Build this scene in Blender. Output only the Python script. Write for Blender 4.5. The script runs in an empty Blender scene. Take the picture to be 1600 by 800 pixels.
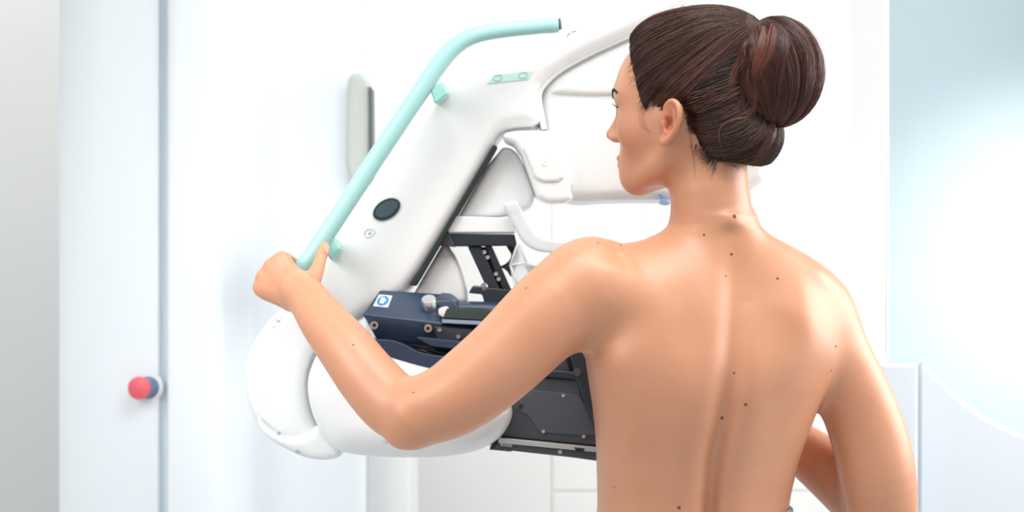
import bpy, bmesh, math, random
import numpy as np
from mathutils import Vector, Matrix
from mathutils.bvhtree import BVHTree

random.seed(4)
RNG = np.random.default_rng(7)
SC = bpy.context.scene
COL = SC.collection

# ------------------------------------------------------------------ camera
FPX, CAM_Y, CAM_Z = 2760.0, -2.4, 1.35
cam_d = bpy.data.cameras.new('camera')
cam = bpy.data.objects.new('camera', cam_d); COL.objects.link(cam)
cam.location = (0, CAM_Y, CAM_Z); cam.rotation_euler = (math.pi / 2, 0, 0)
cam_d.sensor_width = 36; cam_d.lens = FPX * 36 / 1600
cam_d.clip_start = 0.05
cam_d.dof.use_dof = True; cam_d.dof.focus_distance = 2.34; cam_d.dof.aperture_fstop = 4.0
SC.camera = cam

# ------------------------------------------------------------------ world, lamps, exposure
SC.view_settings.view_transform = 'Standard'; SC.view_settings.look = 'None'
SC.view_settings.exposure = 0.13; SC.view_settings.gamma = 1.0
SC.view_settings.use_curve_mapping = False
w = bpy.data.worlds.new('world'); SC.world = w; w.use_nodes = True
w.node_tree.nodes['Background'].inputs[0].default_value = (0.93, 0.97, 1.0, 1)
w.node_tree.nodes['Background'].inputs[1].default_value = 0.46


def lamp(name, loc, target, size, power, color=(1, 1, 1), shape=None, spread=None):
    d = bpy.data.lights.new(name, 'AREA'); d.energy = power; d.color = color
    d.shape = 'RECTANGLE'; d.size, d.size_y = size
    if spread: d.spread = spread
    o = bpy.data.objects.new(name, d); COL.objects.link(o); o.location = loc
    o.rotation_euler = (Vector(target) - Vector(loc)).to_track_quat('-Z', 'Y').to_euler()
    return o


lamp('window_daylight', (1.75, 0.22, 1.75), (0.25, 0.0, 1.3), (1.2, 1.2), 29, (1.0, 0.98, 0.96))
lamp('ceiling_lamp', (0.25, -0.55, 2.5), (0.2, -0.2, 0.9), (1.2, 0.8), 17, (1.0, 0.99, 0.97))
lamp('side_lamp', (-1.0, -0.55, 1.75), (-0.42, 0.2, 1.2), (0.9, 0.9), 2.2, (1.0, 0.99, 0.98), spread=1.15)
lamp('added_rear_fill', (-0.25, 1.1, 2.5), (-0.25, 1.75, 0.6), (3.4, 0.5), 12, (1.0, 0.99, 0.97))  # unseen lamp added and widened to the left to brighten the back wall
lamp('added_wall_glow', (1.62, 1.0, 1.75), (1.38, 2.05, 1.27), (0.16, 0.16), 2.3, (1, 0.92, 0.85), spread=1.0)  # unseen lamp added for the soft white glow behind the glass


# ------------------------------------------------------------------ helpers
def P(px, py, Y=0.0):
    d = Y - CAM_Y
    return Vector(((px - 800) * d / FPX, Y, CAM_Z - (py - 400) * d / FPX))


def R(px, Y=0.0):
    return px * (Y - CAM_Y) / FPX


MATS = {}


def mat(name, color, rough=0.5, metal=0.0, spec=0.5, coat=0.0, trans=0.0, sss=0.0, noise=0.0, nscale=40.0, bump=0.0, bscale=300.0):
    if name in MATS: return MATS[name]
    m = bpy.data.materials.new(name); m.use_nodes = True
    nt = m.node_tree; b = nt.nodes['Principled BSDF']
    b.inputs['Base Color'].default_value = (*color, 1)
    b.inputs['Roughness'].default_value = rough
    b.inputs['Metallic'].default_value = metal
    b.inputs['Specular IOR Level'].default_value = spec
    b.inputs['Coat Weight'].default_value = coat
    b.inputs['Coat Roughness'].default_value = 0.08
    b.inputs['Transmission Weight'].default_value = trans
    tc = nt.nodes.new('ShaderNodeTexCoord')
    if noise:
        n = nt.nodes.new('ShaderNodeTexNoise'); n.inputs['Scale'].default_value = nscale; n.inputs['Detail'].default_value = 4
        nt.links.new(tc.outputs['Object'], n.inputs['Vector'])
        mx = nt.nodes.new('ShaderNodeMix'); mx.data_type = 'RGBA'
        mx.inputs['A'].default_value = (*[c * (1 - noise) for c in color], 1)
        mx.inputs['B'].default_value = (*[min(1, c * (1 + noise)) for c in color], 1)
        nt.links.new(n.outputs['Fac'], mx.inputs['Factor']); nt.links.new(mx.outputs['Result'], b.inputs['Base Color'])
    if bump:
        n = nt.nodes.new('ShaderNodeTexNoise'); n.inputs['Scale'].default_value = bscale; n.inputs['Detail'].default_value = 3
        nt.links.new(tc.outputs['Object'], n.inputs['Vector'])
        bp = nt.nodes.new('ShaderNodeBump'); bp.inputs['Strength'].default_value = bump; bp.inputs['Distance'].default_value = 0.001
        nt.links.new(n.outputs['Fac'], bp.inputs['Height']); nt.links.new(bp.outputs['Normal'], b.inputs['Normal'])
    MATS[name] = m
    return m


WHITE = mat('white_plastic', (0.86, 0.88, 0.88), 0.32, noise=0.02, nscale=6, coat=0.2)
WHITE2 = mat('white_housing', (0.80, 0.83, 0.83), 0.38, noise=0.02, nscale=6)
COLW = mat('white_lacquer', (0.84, 0.89, 0.93), 0.3, noise=0.015, nscale=5, coat=0.2)
GREYGREEN = mat('grey_green_plastic', (0.52, 0.56, 0.52), 0.45, noise=0.02)
TEAL = mat('mint_lacquer', (0.40, 0.73, 0.70), 0.35, noise=0.02, nscale=20, coat=0.15)
TEALD = mat('mint_bracket', (0.33, 0.66, 0.61), 0.4, noise=0.02, nscale=20)
MINT = mat('mint_label', (0.55, 0.80, 0.74), 0.5, noise=0.03)
BLACK = mat('black_plastic', (0.020, 0.026, 0.036), 0.38, noise=0.1, nscale=30, bump=0.05)
NAVY = mat('dark_navy_metal', (0.028, 0.050, 0.092), 0.34, noise=0.12, nscale=25, bump=0.08)
SLATE = mat('slate_plate', (0.060, 0.070, 0.085), 0.45, noise=0.08, nscale=20, bump=0.05)
SLOT = mat('black_slot', (0.012, 0.020, 0.018), 0.6)
STEEL = mat('steel', (0.70, 0.70, 0.70), 0.28, metal=0.9, noise=0.05)
ALU = mat('brushed_aluminium', (0.62, 0.62, 0.62), 0.42, metal=0.6, noise=0.08, nscale=60)
RED = mat('red_plastic', (0.80, 0.12, 0.16), 0.4)
COLLAR = mat('blue_grey_plastic', (0.16, 0.22, 0.34), 0.4)
DARKOVAL = mat('dark_teal_plastic', (0.018, 0.045, 0.055), 0.35)
BLUE = mat('blue_print', (0.05, 0.25, 0.62), 0.5)
GREYPRINT = mat('grey_print', (0.42, 0.47, 0.50), 0.5)
FAINT = mat('faint_print', (0.68, 0.71, 0.72), 0.5)
PAPER = mat('white_label', (0.88, 0.90, 0.92), 0.5)


def link(o, parent=None):
    COL.objects.link(o)
    if parent: o.parent = parent
    return o


def thing(name, label, cat, loc=(0, 0, 0), group=None):
    o = bpy.data.objects.new(name, None); COL.objects.link(o); o.location = loc
    o.empty_display_size = 0.05
    o['label'] = label; o['category'] = cat
    if group: o['group'] = group
    return o


def keep(o, parent):
    """parent while leaving the world-space mesh where it is"""
    if parent is not None:
        bpy_loc = Vector((0, 0, 0)); p = parent
        while p is not None:
            bpy_loc += p.location; p = p.parent
        o.parent = parent
        o.location = o.location - bpy_loc
    return o


def centre(o):
    """put the origin at the mesh's centre"""
    me = o.data; n = len(me.vertices)
    co = np.empty(n * 3, np.float32); me.vertices.foreach_get('co', co); co = co.reshape(-1, 3)
    c = (co.min(0) + co.max(0)) / 2
    me.vertices.foreach_set('co', (co - c).ravel()); me.update()
    o.location = [float(x) for x in c]


def finish(name, me, m, parent=None, smooth=True, bevel=0.0, seg=3, kind=None, label=None, angle=None):
    me.materials.append(m) if m else None
    o = bpy.data.objects.new(name, me); COL.objects.link(o)
    centre(o)
    if smooth: me.polygons.foreach_set('use_smooth', [True] * len(me.polygons))
    if bevel:
        b = o.modifiers.new('bevel', 'BEVEL'); b.width = bevel; b.segments = seg; b.limit_method = 'ANGLE'; b.angle_limit = 0.5
        b.harden_normals = False
        wn = o.modifiers.new('wn', 'WEIGHTED_NORMAL'); wn.keep_sharp = False
    keep(o, parent)
    if kind: o['kind'] = kind
    if label: o['label'] = label
    return o


def mesh(name, verts, faces):
    me = bpy.data.meshes.new(name)
    me.from_pydata([tuple(v) for v in verts], [], [tuple(f) for f in faces]); me.validate(); me.update()
    bm = bmesh.new(); bm.from_mesh(me); bmesh.ops.recalc_face_normals(bm, faces=bm.faces); bm.to_mesh(me); bm.free()
    return me


def np_mesh(name, V, F):
    """V (n,3), F (m,k) arrays"""
    me = bpy.data.meshes.new(name)
    k = F.shape[1]
    me.vertices.add(len(V)); me.vertices.foreach_set('co', np.ascontiguousarray(V, np.float32).ravel())
    me.loops.add(F.size); me.loops.foreach_set('vertex_index', np.ascontiguousarray(F, np.int32).ravel())
    me.polygons.add(len(F)); me.polygons.foreach_set('loop_start', np.arange(0, F.size, k, dtype=np.int32))
    me.update(calc_edges=True); me.validate()
    return me


def box(name, lo, hi, m, parent=None, bevel=0.004, kind=None, seg=2, label=None):
    x0, y0, z0 = lo; x1, y1, z1 = hi
    v = [(x0, y0, z0), (x1, y0, z0), (x1, y1, z0), (x0, y1, z0), (x0, y0, z1), (x1, y0, z1), (x1, y1, z1), (x0, y1, z1)]
    f = [(0, 3, 2, 1), (4, 5, 6, 7), (0, 1, 5, 4), (1, 2, 6, 5), (2, 3, 7, 6), (3, 0, 4, 7)]
    return finish(name, mesh(name, v, f), m, parent, smooth=bool(bevel), bevel=bevel, seg=seg, kind=kind, label=label)


def prism(name, front, back, m, parent=None, bevel=0.003, seg=2, label=None):
    """front/back: same-length lists of world points"""
    n = len(front)
    v = list(front) + list(back)
    f = [tuple(range(n)), tuple(range(2 * n - 1, n - 1, -1))]
    for i in range(n):
        j = (i + 1) % n
        f.append((i, j, n + j, n + i))
    return finish(name, mesh(name, v, f), m, parent, smooth=bool(bevel), bevel=bevel, seg=seg, label=label)


def slab(name, pts, Y0, Y1, m, parent=None, bevel=0.003, seg=2, label=None):
    """pixel outline extruded straight back from depth Y0 to Y1"""
    fr = [P(x, y, Y0) for x, y in pts]
    bk = [Vector((p.x, Y1, p.z)) for p in fr]
    return prism(name, fr, bk, m, parent, bevel, seg, label)


def slab3(name, pts, back, m, parent=None, bevel=0.003, seg=2, label=None):
    """outline of (px, py, Y); extruded by the vector back"""
    fr = [P(x, y, Y) for x, y, Y in pts]
    bk = [p + Vector(back) for p in fr]
    return prism(name, fr, bk, m, parent, bevel, seg, label)


def lathe(name, prof, loc, axis, m, parent=None, n=32, label=None):
    """prof: list of (radius, height along axis)"""
    q = Vector(axis).normalized().to_track_quat('Z', 'Y')
    v = []; f = []
    for r, h in prof:
        for k in range(n):
            a = 2 * math.pi * k / n
            v.append(Vector(loc) + q @ Vector((r * math.cos(a), r * math.sin(a), h)))
    for i in range(len(prof) - 1):
        for k in range(n):
            k2 = (k + 1) % n
            f.append((i * n + k, i * n + k2, (i + 1) * n + k2, (i + 1) * n + k))
    f.append(tuple(range(n - 1, -1, -1))); f.append(tuple((len(prof) - 1) * n + k for k in range(n)))
    o = finish(name, mesh(name, v, f), m, parent, label=label)
    es = o.modifiers.new('es', 'EDGE_SPLIT'); es.split_angle = 0.7
    return o


def spline(pts, n):
    """Catmull-Rom through rows of numbers"""
    p = np.asarray(pts, float)
    p = np.vstack([2 * p[0] - p[1], p, 2 * p[-1] - p[-2]])
    out = []
    segs = len(p) - 3
    for t in np.linspace(0, segs - 1e-6, n):
        i = int(t); u = t - i
        a, b, c, d = p[i:i + 4]
        out.append(0.5 * (2 * b + (c - a) * u + (2 * a - 5 * b + 4 * c - d) * u * u + (3 * b - a - 3 * c + d) * u ** 3))
    return np.array(out)


def tube_geo(path, rad, sides=12, close_ends=True):
    path = np.asarray(path, float); n = len(path)
    rad = np.broadcast_to(np.asarray(rad, float), (n,))
    T = np.gradient(path, axis=0); T /= np.linalg.norm(T, axis=1, keepdims=True) + 1e-12
    N = np.zeros_like(T)
    up = np.array([0.13, 1, 0.21]) if abs(T[0, 1]) < 0.9 else np.array([1, 0, 0.2])
    N[0] = up - T[0] * up.dot(T[0]); N[0] /= np.linalg.norm(N[0])
    for i in range(1, n):
        v = N[i - 1] - T[i] * N[i - 1].dot(T[i]); N[i] = v / (np.linalg.norm(v) + 1e-12)
    B = np.cross(T, N)
    a = np.linspace(0, 2 * np.pi, sides, endpoint=False)
    V = path[:, None] + rad[:, None, None] * (np.cos(a)[None, :, None] * N[:, None] + np.sin(a)[None, :, None] * B[:, None])
    V = V.reshape(-1, 3)
    F = []
    for i in range(n - 1):
        for k in range(sides):
            k2 = (k + 1) % sides
            F.append((i * sides + k, i * sides + k2, (i + 1) * sides + k2, (i + 1) * sides + k))
    if close_ends:
        F.append(tuple(range(sides - 1, -1, -1))); F.append(tuple((n - 1) * sides + k for k in range(sides)))
    return V, F


def tube(name, path, rad, m, parent=None, sides=24, label=None):
    V, F = tube_geo(path, rad, sides)
    return finish(name, mesh(name, V, F), m, parent, label=label)


def screw(at, axis, r, parent, name='screw', m=None):
    return lathe(name, [(r * 0.05, 0.0006), (r * 0.42, 0.0006), (r * 0.5, 0.0018), (r * 0.9, 0.0018), (r, 0.0008), (r, -0.004), (0.0001, -0.004)][::-1],
                 at, axis, m or STEEL, parent, 20)


def smooth_poly(pts, it=2):
    p = [tuple(q) for q in pts]
    for _ in range(it):
        o = []
        for i in range(len(p)):
            a = p[i]; b = p[(i + 1) % len(p)]
            o.append((a[0] * .75 + b[0] * .25, a[1] * .75 + b[1] * .25)); o.append((a[0] * .25 + b[0] * .75, a[1] * .25 + b[1] * .75))
        p = o
    return p


# ------------------------------------------------------------------ implicit surfaces
def smin(a, b, k):
    if k <= 0: return np.minimum(a, b)
    h = np.clip(0.5 + 0.5 * (b - a) / k, 0, 1)
    return b + (a - b) * h - k * h * (1 - h)


def smax(a, b, k): return -smin(-a, -b, k)


class Grid:
    def __init__(s, xs, ys, zs):
        s.ax = [np.asarray(a, np.float32) for a in (xs, ys, zs)]
        s.F = np.full([len(a) for a in s.ax], 1.0, np.float32)

    def cut(s, lo, hi):
        sl = tuple(slice(max(0, int(np.searchsorted(a, l)) - 1), int(np.searchsorted(a, h)) + 1) for a, l, h in zip(s.ax, lo, hi))
        X = s.ax[0][sl[0]][:, None, None]; Y = s.ax[1][sl[1]][None, :, None]; Z = s.ax[2][sl[2]][None, None, :]
        return sl, X, Y, Z

    def add(s, fn, lo, hi, k=0.0, mode='add'):
        sl, X, Y, Z = s.cut(lo, hi)
        if 0 in s.F[sl].shape: return
        f = fn(X, Y, Z).astype(np.float32)
        s.F[sl] = smin(s.F[sl], f, k) if mode == 'add' else smax(s.F[sl], -f if mode == 'sub' else f, k)

    def displace(s, fn, lo, hi):
        sl, X, Y, Z = s.cut(lo, hi); s.F[sl] += fn(X, Y, Z).astype(np.float32)

    def limb(s, pts, k=0.01, mode='add', margin=0.03):
        margin = max(margin, k * 1.3)
        """pts: rows x, y, z, r"""
        p = np.asarray(pts, np.float32)
        lo = (p[:, :3] - p[:, 3:]).min(0) - margin; hi = (p[:, :3] + p[:, 3:]).max(0) + margin

        def fn(X, Y, Z):
            out = None
            for a, b in zip(p[:-1], p[1:]):
                ba = b[:3] - a[:3]; l2 = max(float(ba.dot(ba)), 1e-10)
                t = np.clip(((X - a[0]) * ba[0] + (Y - a[1]) * ba[1] + (Z - a[2]) * ba[2]) / l2, 0, 1)
                d = np.sqrt((X - a[0] - t * ba[0]) ** 2 + (Y - a[1] - t * ba[1]) ** 2 + (Z - a[2] - t * ba[2]) ** 2) - (a[3] + (b[3] - a[3]) * t)
                out = d if out is None else np.minimum(out, d)
            return out
        s.add(fn, lo, hi, k, mode)

    def mesh(s, name, relax=2):
        F = s.F; A = s.ax
        I = F < 0
        c = np.zeros([n - 1 for n in F.shape], np.int8)
        for i in (0, 1):
            for j in (0, 1):
                for k in (0, 1):
                    c += I[i:F.shape[0] - 1 + i, j:F.shape[1] - 1 + j, k:F.shape[2] - 1 + k]
        act = np.argwhere((c > 0) & (c < 8))
        idx = np.full(c.shape, -1, np.int32); idx[tuple(act.T)] = np.arange(len(act)); del c
        acc = np.zeros((len(act), 3)); cnt = np.zeros(len(act))
        corners = [(i, j, k) for i in (0, 1) for j in (0, 1) for k in (0, 1)]
        val = {q: F[tuple((act + q).T)].astype(float) for q in corners}
        for q in corners:
            for ax in range(3):
                if q[ax]: continue
                r = list(q); r[ax] = 1; r = tuple(r)
                v0, v1 = val[q], val[r]; hit = (v0 < 0) != (v1 < 0)
                t = np.where(hit, v0 / np.where(hit, v0 - v1, 1), 0)
                for d in range(3):
                    lo = A[d][act[:, d] + q[d]].astype(float)
                    if d == ax: lo = lo + t * (A[d][act[:, d] + 1] - A[d][act[:, d]])
                    acc[:, d] += np.where(hit, lo, 0)
                cnt += hit
        V = acc / cnt[:, None]
        quads = []
        for ax in range(3):
            o1, o2 = [(1, 2), (2, 0), (0, 1)][ax]
            sl0 = [slice(None)] * 3; sl1 = [slice(None)] * 3; sl0[ax] = slice(0, -1); sl1[ax] = slice(1, None)
            ch = I[tuple(sl0)] != I[tuple(sl1)]
            e = np.argwhere(ch)
            ok = (e[:, o1] > 0) & (e[:, o2] > 0) & (e[:, o1] < F.shape[o1] - 1) & (e[:, o2] < F.shape[o2] - 1)
            e = e[ok]
            ins = I[tuple(e.T)]
            cells = []
            for da, db in ((0, 0), (1, 0), (1, 1), (0, 1)):
                g = e.copy(); g[:, o1] -= 1 - da; g[:, o2] -= 1 - db
                cells.append(idx[tuple(g.T)])
            q = np.stack(cells, 1)
            q[~ins] = q[~ins][:, ::-1]
            quads.append(q)
        Q = np.vstack(quads)
        Q = Q[(Q >= 0).all(1)]
        for _ in range(relax):
            e = np.vstack([Q[:, [0, 1]], Q[:, [1, 2]], Q[:, [2, 3]], Q[:, [3, 0]]])
            sm = np.zeros_like(V); n = np.zeros(len(V))
            for d in range(3):
                sm[:, d] = np.bincount(e[:, 0], V[e[:, 1], d], len(V)) + np.bincount(e[:, 1], V[e[:, 0], d], len(V))
            n = np.bincount(e[:, 0], minlength=len(V)) + np.bincount(e[:, 1], minlength=len(V))
            V = np.where(n[:, None] > 0, 0.5 * V + 0.5 * sm / np.maximum(n, 1)[:, None], V)
        s.V, s.Q = V, Q
        return np_mesh(name, V, Q)


def axis_steps(lo, hi, coarse, fine=()):
    out = [lo]
    while out[-1] < hi:
        st = coarse
        for a, b, f in fine:
            if a <= out[-1] < b: st = min(st, f)
        out.append(out[-1] + st)
    return np.array(out, np.float32)


def poly_sd(poly, X, Z):
    """signed distance to a 2-D polygon, X and Z broadcastable"""
    X, Z = np.broadcast_arrays(X, Z)
    d = np.full(X.shape, 1e9); ins = np.zeros(X.shape, bool)
    n = len(poly)
    for i in range(n):
        ax, az = poly[i]; bx, bz = poly[(i + 1) % n]
        ex, ez = bx - ax, bz - az; wx, wz = X - ax, Z - az
        t = np.clip((wx * ex + wz * ez) / max(ex * ex + ez * ez, 1e-14), 0, 1)
        d = np.minimum(d, (wx - ex * t) ** 2 + (wz - ez * t) ** 2)
        if abs(ez) > 1e-12:
            c = ((az > Z) != (bz > Z)) & (X < ex * (Z - az) / ez + ax)
            ins ^= c
    d = np.sqrt(d)
    return np.where(ins, -d, d)


def moulded(name, pts, Y0, Y1, r, m, parent=None, step=0.0035, tilt=(0, 0), smooth=2, extra=None, label=None, relax=2):
    """a moulded plastic shell: pixel outline at depth Y0, back to Y1, all edges rounded by r"""
    pl = [(p.x, p.z) for p in (P(x, y, Y0) for x, y in (smooth_poly(pts, smooth) if smooth else pts))]
    a = np.array(pl); lo = a.min(0) - 0.02; hi = a.max(0) + 0.02
    sl = abs(tilt[0]) * (hi[0] - lo[0]) + abs(tilt[1]) * (hi[1] - lo[1])
    g = Grid(np.arange(lo[0], hi[0], step), np.arange(Y0 - 0.02 - sl, Y1 + 0.02 + sl, step), np.arange(lo[1], hi[1], step))
    cx, cz = a.mean(0)
    X, Y, Z = g.ax[0][:, None, None], g.ax[1][None, :, None], g.ax[2][None, None, :]
    d2 = poly_sd(pl, g.ax[0][:, None], g.ax[2][None, :])[:, None, :]
    yy = Y - tilt[0] * (X - cx) - tilt[1] * (Z - cz)
    wy = np.abs(yy - (Y0 + Y1) / 2) - (Y1 - Y0) / 2 + r
    wx = d2 + r
    g.F = (np.minimum(np.maximum(wx, wy), 0) + np.sqrt(np.maximum(wx, 0) ** 2 + np.maximum(wy, 0) ** 2) - r).astype(np.float32)
    if extra: extra(g)
    me = g.mesh(name, relax)
    return finish(name, me, m, parent, label=label)


# ================================================================== THE ROOM
def structure(name, lo, hi, m):
    return box(name, lo, hi, m, None, 0, kind='structure')


WALLM = mat('white_paint', (0.88, 0.875, 0.86), 0.6, noise=0.01, nscale=3)
WALLL = mat('pale_grey_paint', (0.88, 0.89, 0.89), 0.7, noise=0.01, nscale=3)
FLOORM = mat('pale_vinyl', (0.70, 0.71, 0.72), 0.4, noise=0.04, nscale=12)
structure('floor', (-2.05, -1.5, -0.05), (2.1, 2.25, 0.0), FLOORM)
structure('ceiling', (-2.05, -1.5, 2.6), (2.1, 2.25, 2.65), WALLM)
structure('wall_back', (-2.05, 2.05, 0), (2.1, 2.15, 2.6), WALLL)
structure('wall_left', (-2.05, -1.5, 0), (-1.93, 2.05, 2.6), WALLL)
structure('baseboard_back', (-1.93, 2.035, 0), (2.0, 2.05, 0.08), WALLM)
# right wall with its window opening
vv = []; ff = []
for lo, hi in (((2.0, -1.5, 0), (2.1, 2.05, 0.9)), ((2.0, -1.5, 2.3), (2.1, 2.05, 2.6)), ((2.0, 0.75, 0.9), (2.1, 2.05, 2.3)), ((2.0, -1.5, 0.9), (2.1, -1.1, 2.3))):
    x0, y0, z0 = lo; x1, y1, z1 = hi; n = len(vv)
    vv += [(x0, y0, z0), (x1, y0, z0), (x1, y1, z0), (x0, y1, z0), (x0, y0, z1), (x1, y0, z1), (x1, y1, z1), (x0, y1, z1)]
    ff += [tuple(n + i for i in q) for q in ((0, 3, 2, 1), (4, 5, 6, 7), (0, 1, 5, 4), (1, 2, 6, 5), (2, 3, 7, 6), (3, 0, 4, 7))]
finish('wall_right', mesh('wall_right', vv, ff), WALLM, None, smooth=False, kind='structure')

# white cupboard along the back of the room
cb = thing('cupboard', 'tall white cupboard with plain flush doors against the bright back wall', 'cupboard', (0.30, 1.75, 0))
CY = 1.5
xa, xb, xc, xd = (P(q, 400, CY).x for q in (648, 861, 1010, 1328))
box('carcass', (xa, CY + 0.005, 0.0), (xd, 2.03, 2.35), WALLM, cb, 0.002)
for x0, x1, z0, z1 in ((xa, xb, 0.06, 2.35), (xb, xc, 0.83, 2.35), (xc, xd, 0.83, 2.35)):
    box('door', (x0 + 0.003, CY, z0 + 0.002), (x1 - 0.003, CY + 0.018, z1 - 0.002), WALLM, cb, 0.003)
for z0, z1 in ((0.06, 0.44), (0.44, 0.83)):
    for x0, x1 in ((xb, xc), (xc, xd)):
        box('drawer', (x0 + 0.003, CY, z0 + 0.002), (x1 - 0.003, CY + 0.018, z1 - 0.002), WALLM, cb, 0.003)

# ================================================================== GLASS SCREEN (right)
GY = 0.62
gs = thing('protective_screen', 'freestanding protective screen with pale blue glass above a curved white panel, right of the person', 'screen', (0.85, GY, 0))
gm = bpy.data.materials.new('tinted_glass'); gm.use_nodes = True
nt = gm.node_tree; b = nt.nodes['Principled BSDF']
tr = nt.nodes.new('ShaderNodeBsdfTransparent'); tr.inputs[0].default_value = (0.80, 0.885, 0.93, 1)
gl = nt.nodes.new('ShaderNodeBsdfGlossy'); gl.inputs['Roughness'].default_value = 0.12; gl.inputs[0].default_value = (0.9, 0.95, 1, 1)
mx = nt.nodes.new('ShaderNodeMixShader')
lw = nt.nodes.new('ShaderNodeLayerWeight'); lw.inputs[0].default_value = 0.35
nt.links.new(lw.outputs['Fresnel'], mx.inputs[0]); nt.links.new(tr.outputs[0], mx.inputs[1]); nt.links.new(gl.outputs[0], mx.inputs[2])
nt.links.new(mx.outputs[0], nt.nodes['Material Output'].inputs[0])
GEDGE = mat('glass_edge', (0.55, 0.74, 0.74), 0.25, noise=0.03)
PANEL = mat('grey_blue_panel', (0.70, 0.76, 0.83), 0.35, noise=0.015, nscale=5, coat=0.2)
arc = spline([(1440, 568), (1462, 592), (1500, 627), (1545, 658), (1600, 684), (1680, 712), (1760, 726)], 20)
arc = [tuple(a) for a in arc]
slab('pane', [(1389, -380), (1760, -380)] + arc[::-1] + [(1389, 566)], GY + 0.008, GY + 0.016, gm, gs, 0)
slab('panel', arc + [(1760, 1600), (1436, 1600)], GY - 0.004, GY + 0.028, PANEL, gs, 0.003)
slab('post_panel', [(1376, 569), (1435, 569), (1435, 1600), (1376, 1600)], GY - 0.03, GY + 0.03, PANEL, gs, 0.006)
tube('edge_trim', [P(x, y - 1, GY + 0.004) for x, y in arc], 0.0035, GEDGE, gs, 10)
box('glass_edge', (P(1386.5, 0, GY).x, GY + 0.004, P(0, 566, GY).z), (P(1389.5, 0, GY).x, GY + 0.02, P(0, -380, GY).z), PAPER, gs, 0.001)

# ================================================================== MAMMOGRAPHY MACHINE
mm = thing('mammography_machine', 'white mammography machine with tilted arm, mint handle bar and dark detector tray', 'medical machine', (-0.35, 0.75, 0))

# --- stand column: a cross-section (px at its depth -> x, Y) drawn up from the floor
def column(name, sect, z0, z1, m, lean=0.0):
    n = len(sect); v = []; f = []
    zz = np.linspace(z0, z1, 8)
    for z in zz:
        for x, y in sect: v.append((x + (lean * (z - z0) if x < sect[0][0] + 0.02 else 0), y, z))
    for i in range(len(zz) - 1):
        for k in range(n):
            k2 = (k + 1) % n
            f.append((i * n + k, i * n + k2, (i + 1) * n + k2, (i + 1) * n + k))
    f.append(tuple(range(n - 1, -1, -1))); f.append(tuple((len(zz) - 1) * n + k for k in range(n)))
    return finish(name, mesh(name, v, f), m, mm, smooth=True, bevel=0.0)


def pxx(px, Y): return P(px, 0, Y).x


def sect(pts, Yb):
    """front outline (px, Y) left to right, closed at the back depth"""
    q = spline(pts, 60)
    s = [(pxx(a, y), y) for a, y in q]
    return s + [(s[-1][0], Yb), (s[0][0], Yb)]


def es(o, a=0.6):
    e = o.modifiers.new('es', 'EDGE_SPLIT'); e.split_angle = a
    return o


es(column('side_cover', sect([(88, 0.80), (89, 0.755), (97, 0.735), (140, 0.722), (200, 0.712), (240, 0.705), (249, 0.712), (252, 0.74)], 1.1), 0.02, 2.2, COLW, 0.028))
es(column('column_front', sect([(259, 0.77), (261, 0.70), (270, 0.685), (310, 0.68), (345, 0.69), (365, 0.73), (380, 0.79), (405, 0.815), (450, 0.82), (520, 0.82), (566, 0.825), (571, 0.86)], 1.15), 0.02, 2.2, COLW))
slab('seam_strip', [(244, -400), (264, -400), (264, 1500), (244, 1500)], 0.722, 0.8, mat('pale_blue_seam_shade', (0.75, 0.83, 0.88), 0.5), mm, 0.001)  # filler strip, its pale blue stands in for soft shade in the seam
box('column_base', (pxx(60, 0.75), 0.62, 0.0), (pxx(600, 0.75), 1.25, 0.05), COLW, mm, 0.015)
slab('rear_cover', [(572, -300), (640, -300), (640, 1000), (572, 1000)], 0.9, 1.2, WHITE, mm, 0.006)
moulded('grip_recess', [(539, 300), (541, 128), (548, 114), (566, 112), (578, 122), (581, 140), (580, 300)], 0.775, 0.84, 0.012, GREYGREEN, mm, 0.003, smooth=1)
slab('recess_shadow_gap', [(577, 134), (581, 138), (582, 296), (578, 296)], 0.770, 0.83, mat('recess_shade_dark', (0.10, 0.12, 0.12), 0.6), mm, 0.001)  # dark strip standing in for the shade along the recess edge

# --- emergency stop
ax = Vector((-0.33, -1, 0.02)).normalized()
p0 = P(232, 605, 0.712)
eb = lathe('emergency_button', [(0.0001, -0.004), (0.021, -0.004), (0.021, 0.004), (0.018, 0.008), (0.017, 0.020), (0.0001, 0.020)], p0, ax, COLLAR, mm, 36, label='blue-grey button socket')
lathe('button_cap', [(0.0001, 0.016), (0.013, 0.016), (0.0185, 0.024), (0.0205, 0.031), (0.0190, 0.038), (0.012, 0.0415), (0.0001, 0.0425)], p0, ax, RED, eb, 40, label='round red push cap')
lathe('button_ring', [(0.0001, -0.006), (0.027, -0.006), (0.027, 0.0), (0.0001, 0.0)], p0, ax, PAPER, eb, 36)
for dx, dy, rr in ((-6, -4, 3), (6, -4, 3), (-1, -8, 2.5), (0, 9, 3)):
    lathe('printed_mark', [(0.0001, -0.002), (R(rr, .71), -0.002), (R(rr, .71), 0.0006), (0.0001, 0.0006)], P(217 + dx, 657 + dy, 0.711), (-0.05, -1, 0), FAINT, mm, 12)

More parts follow.
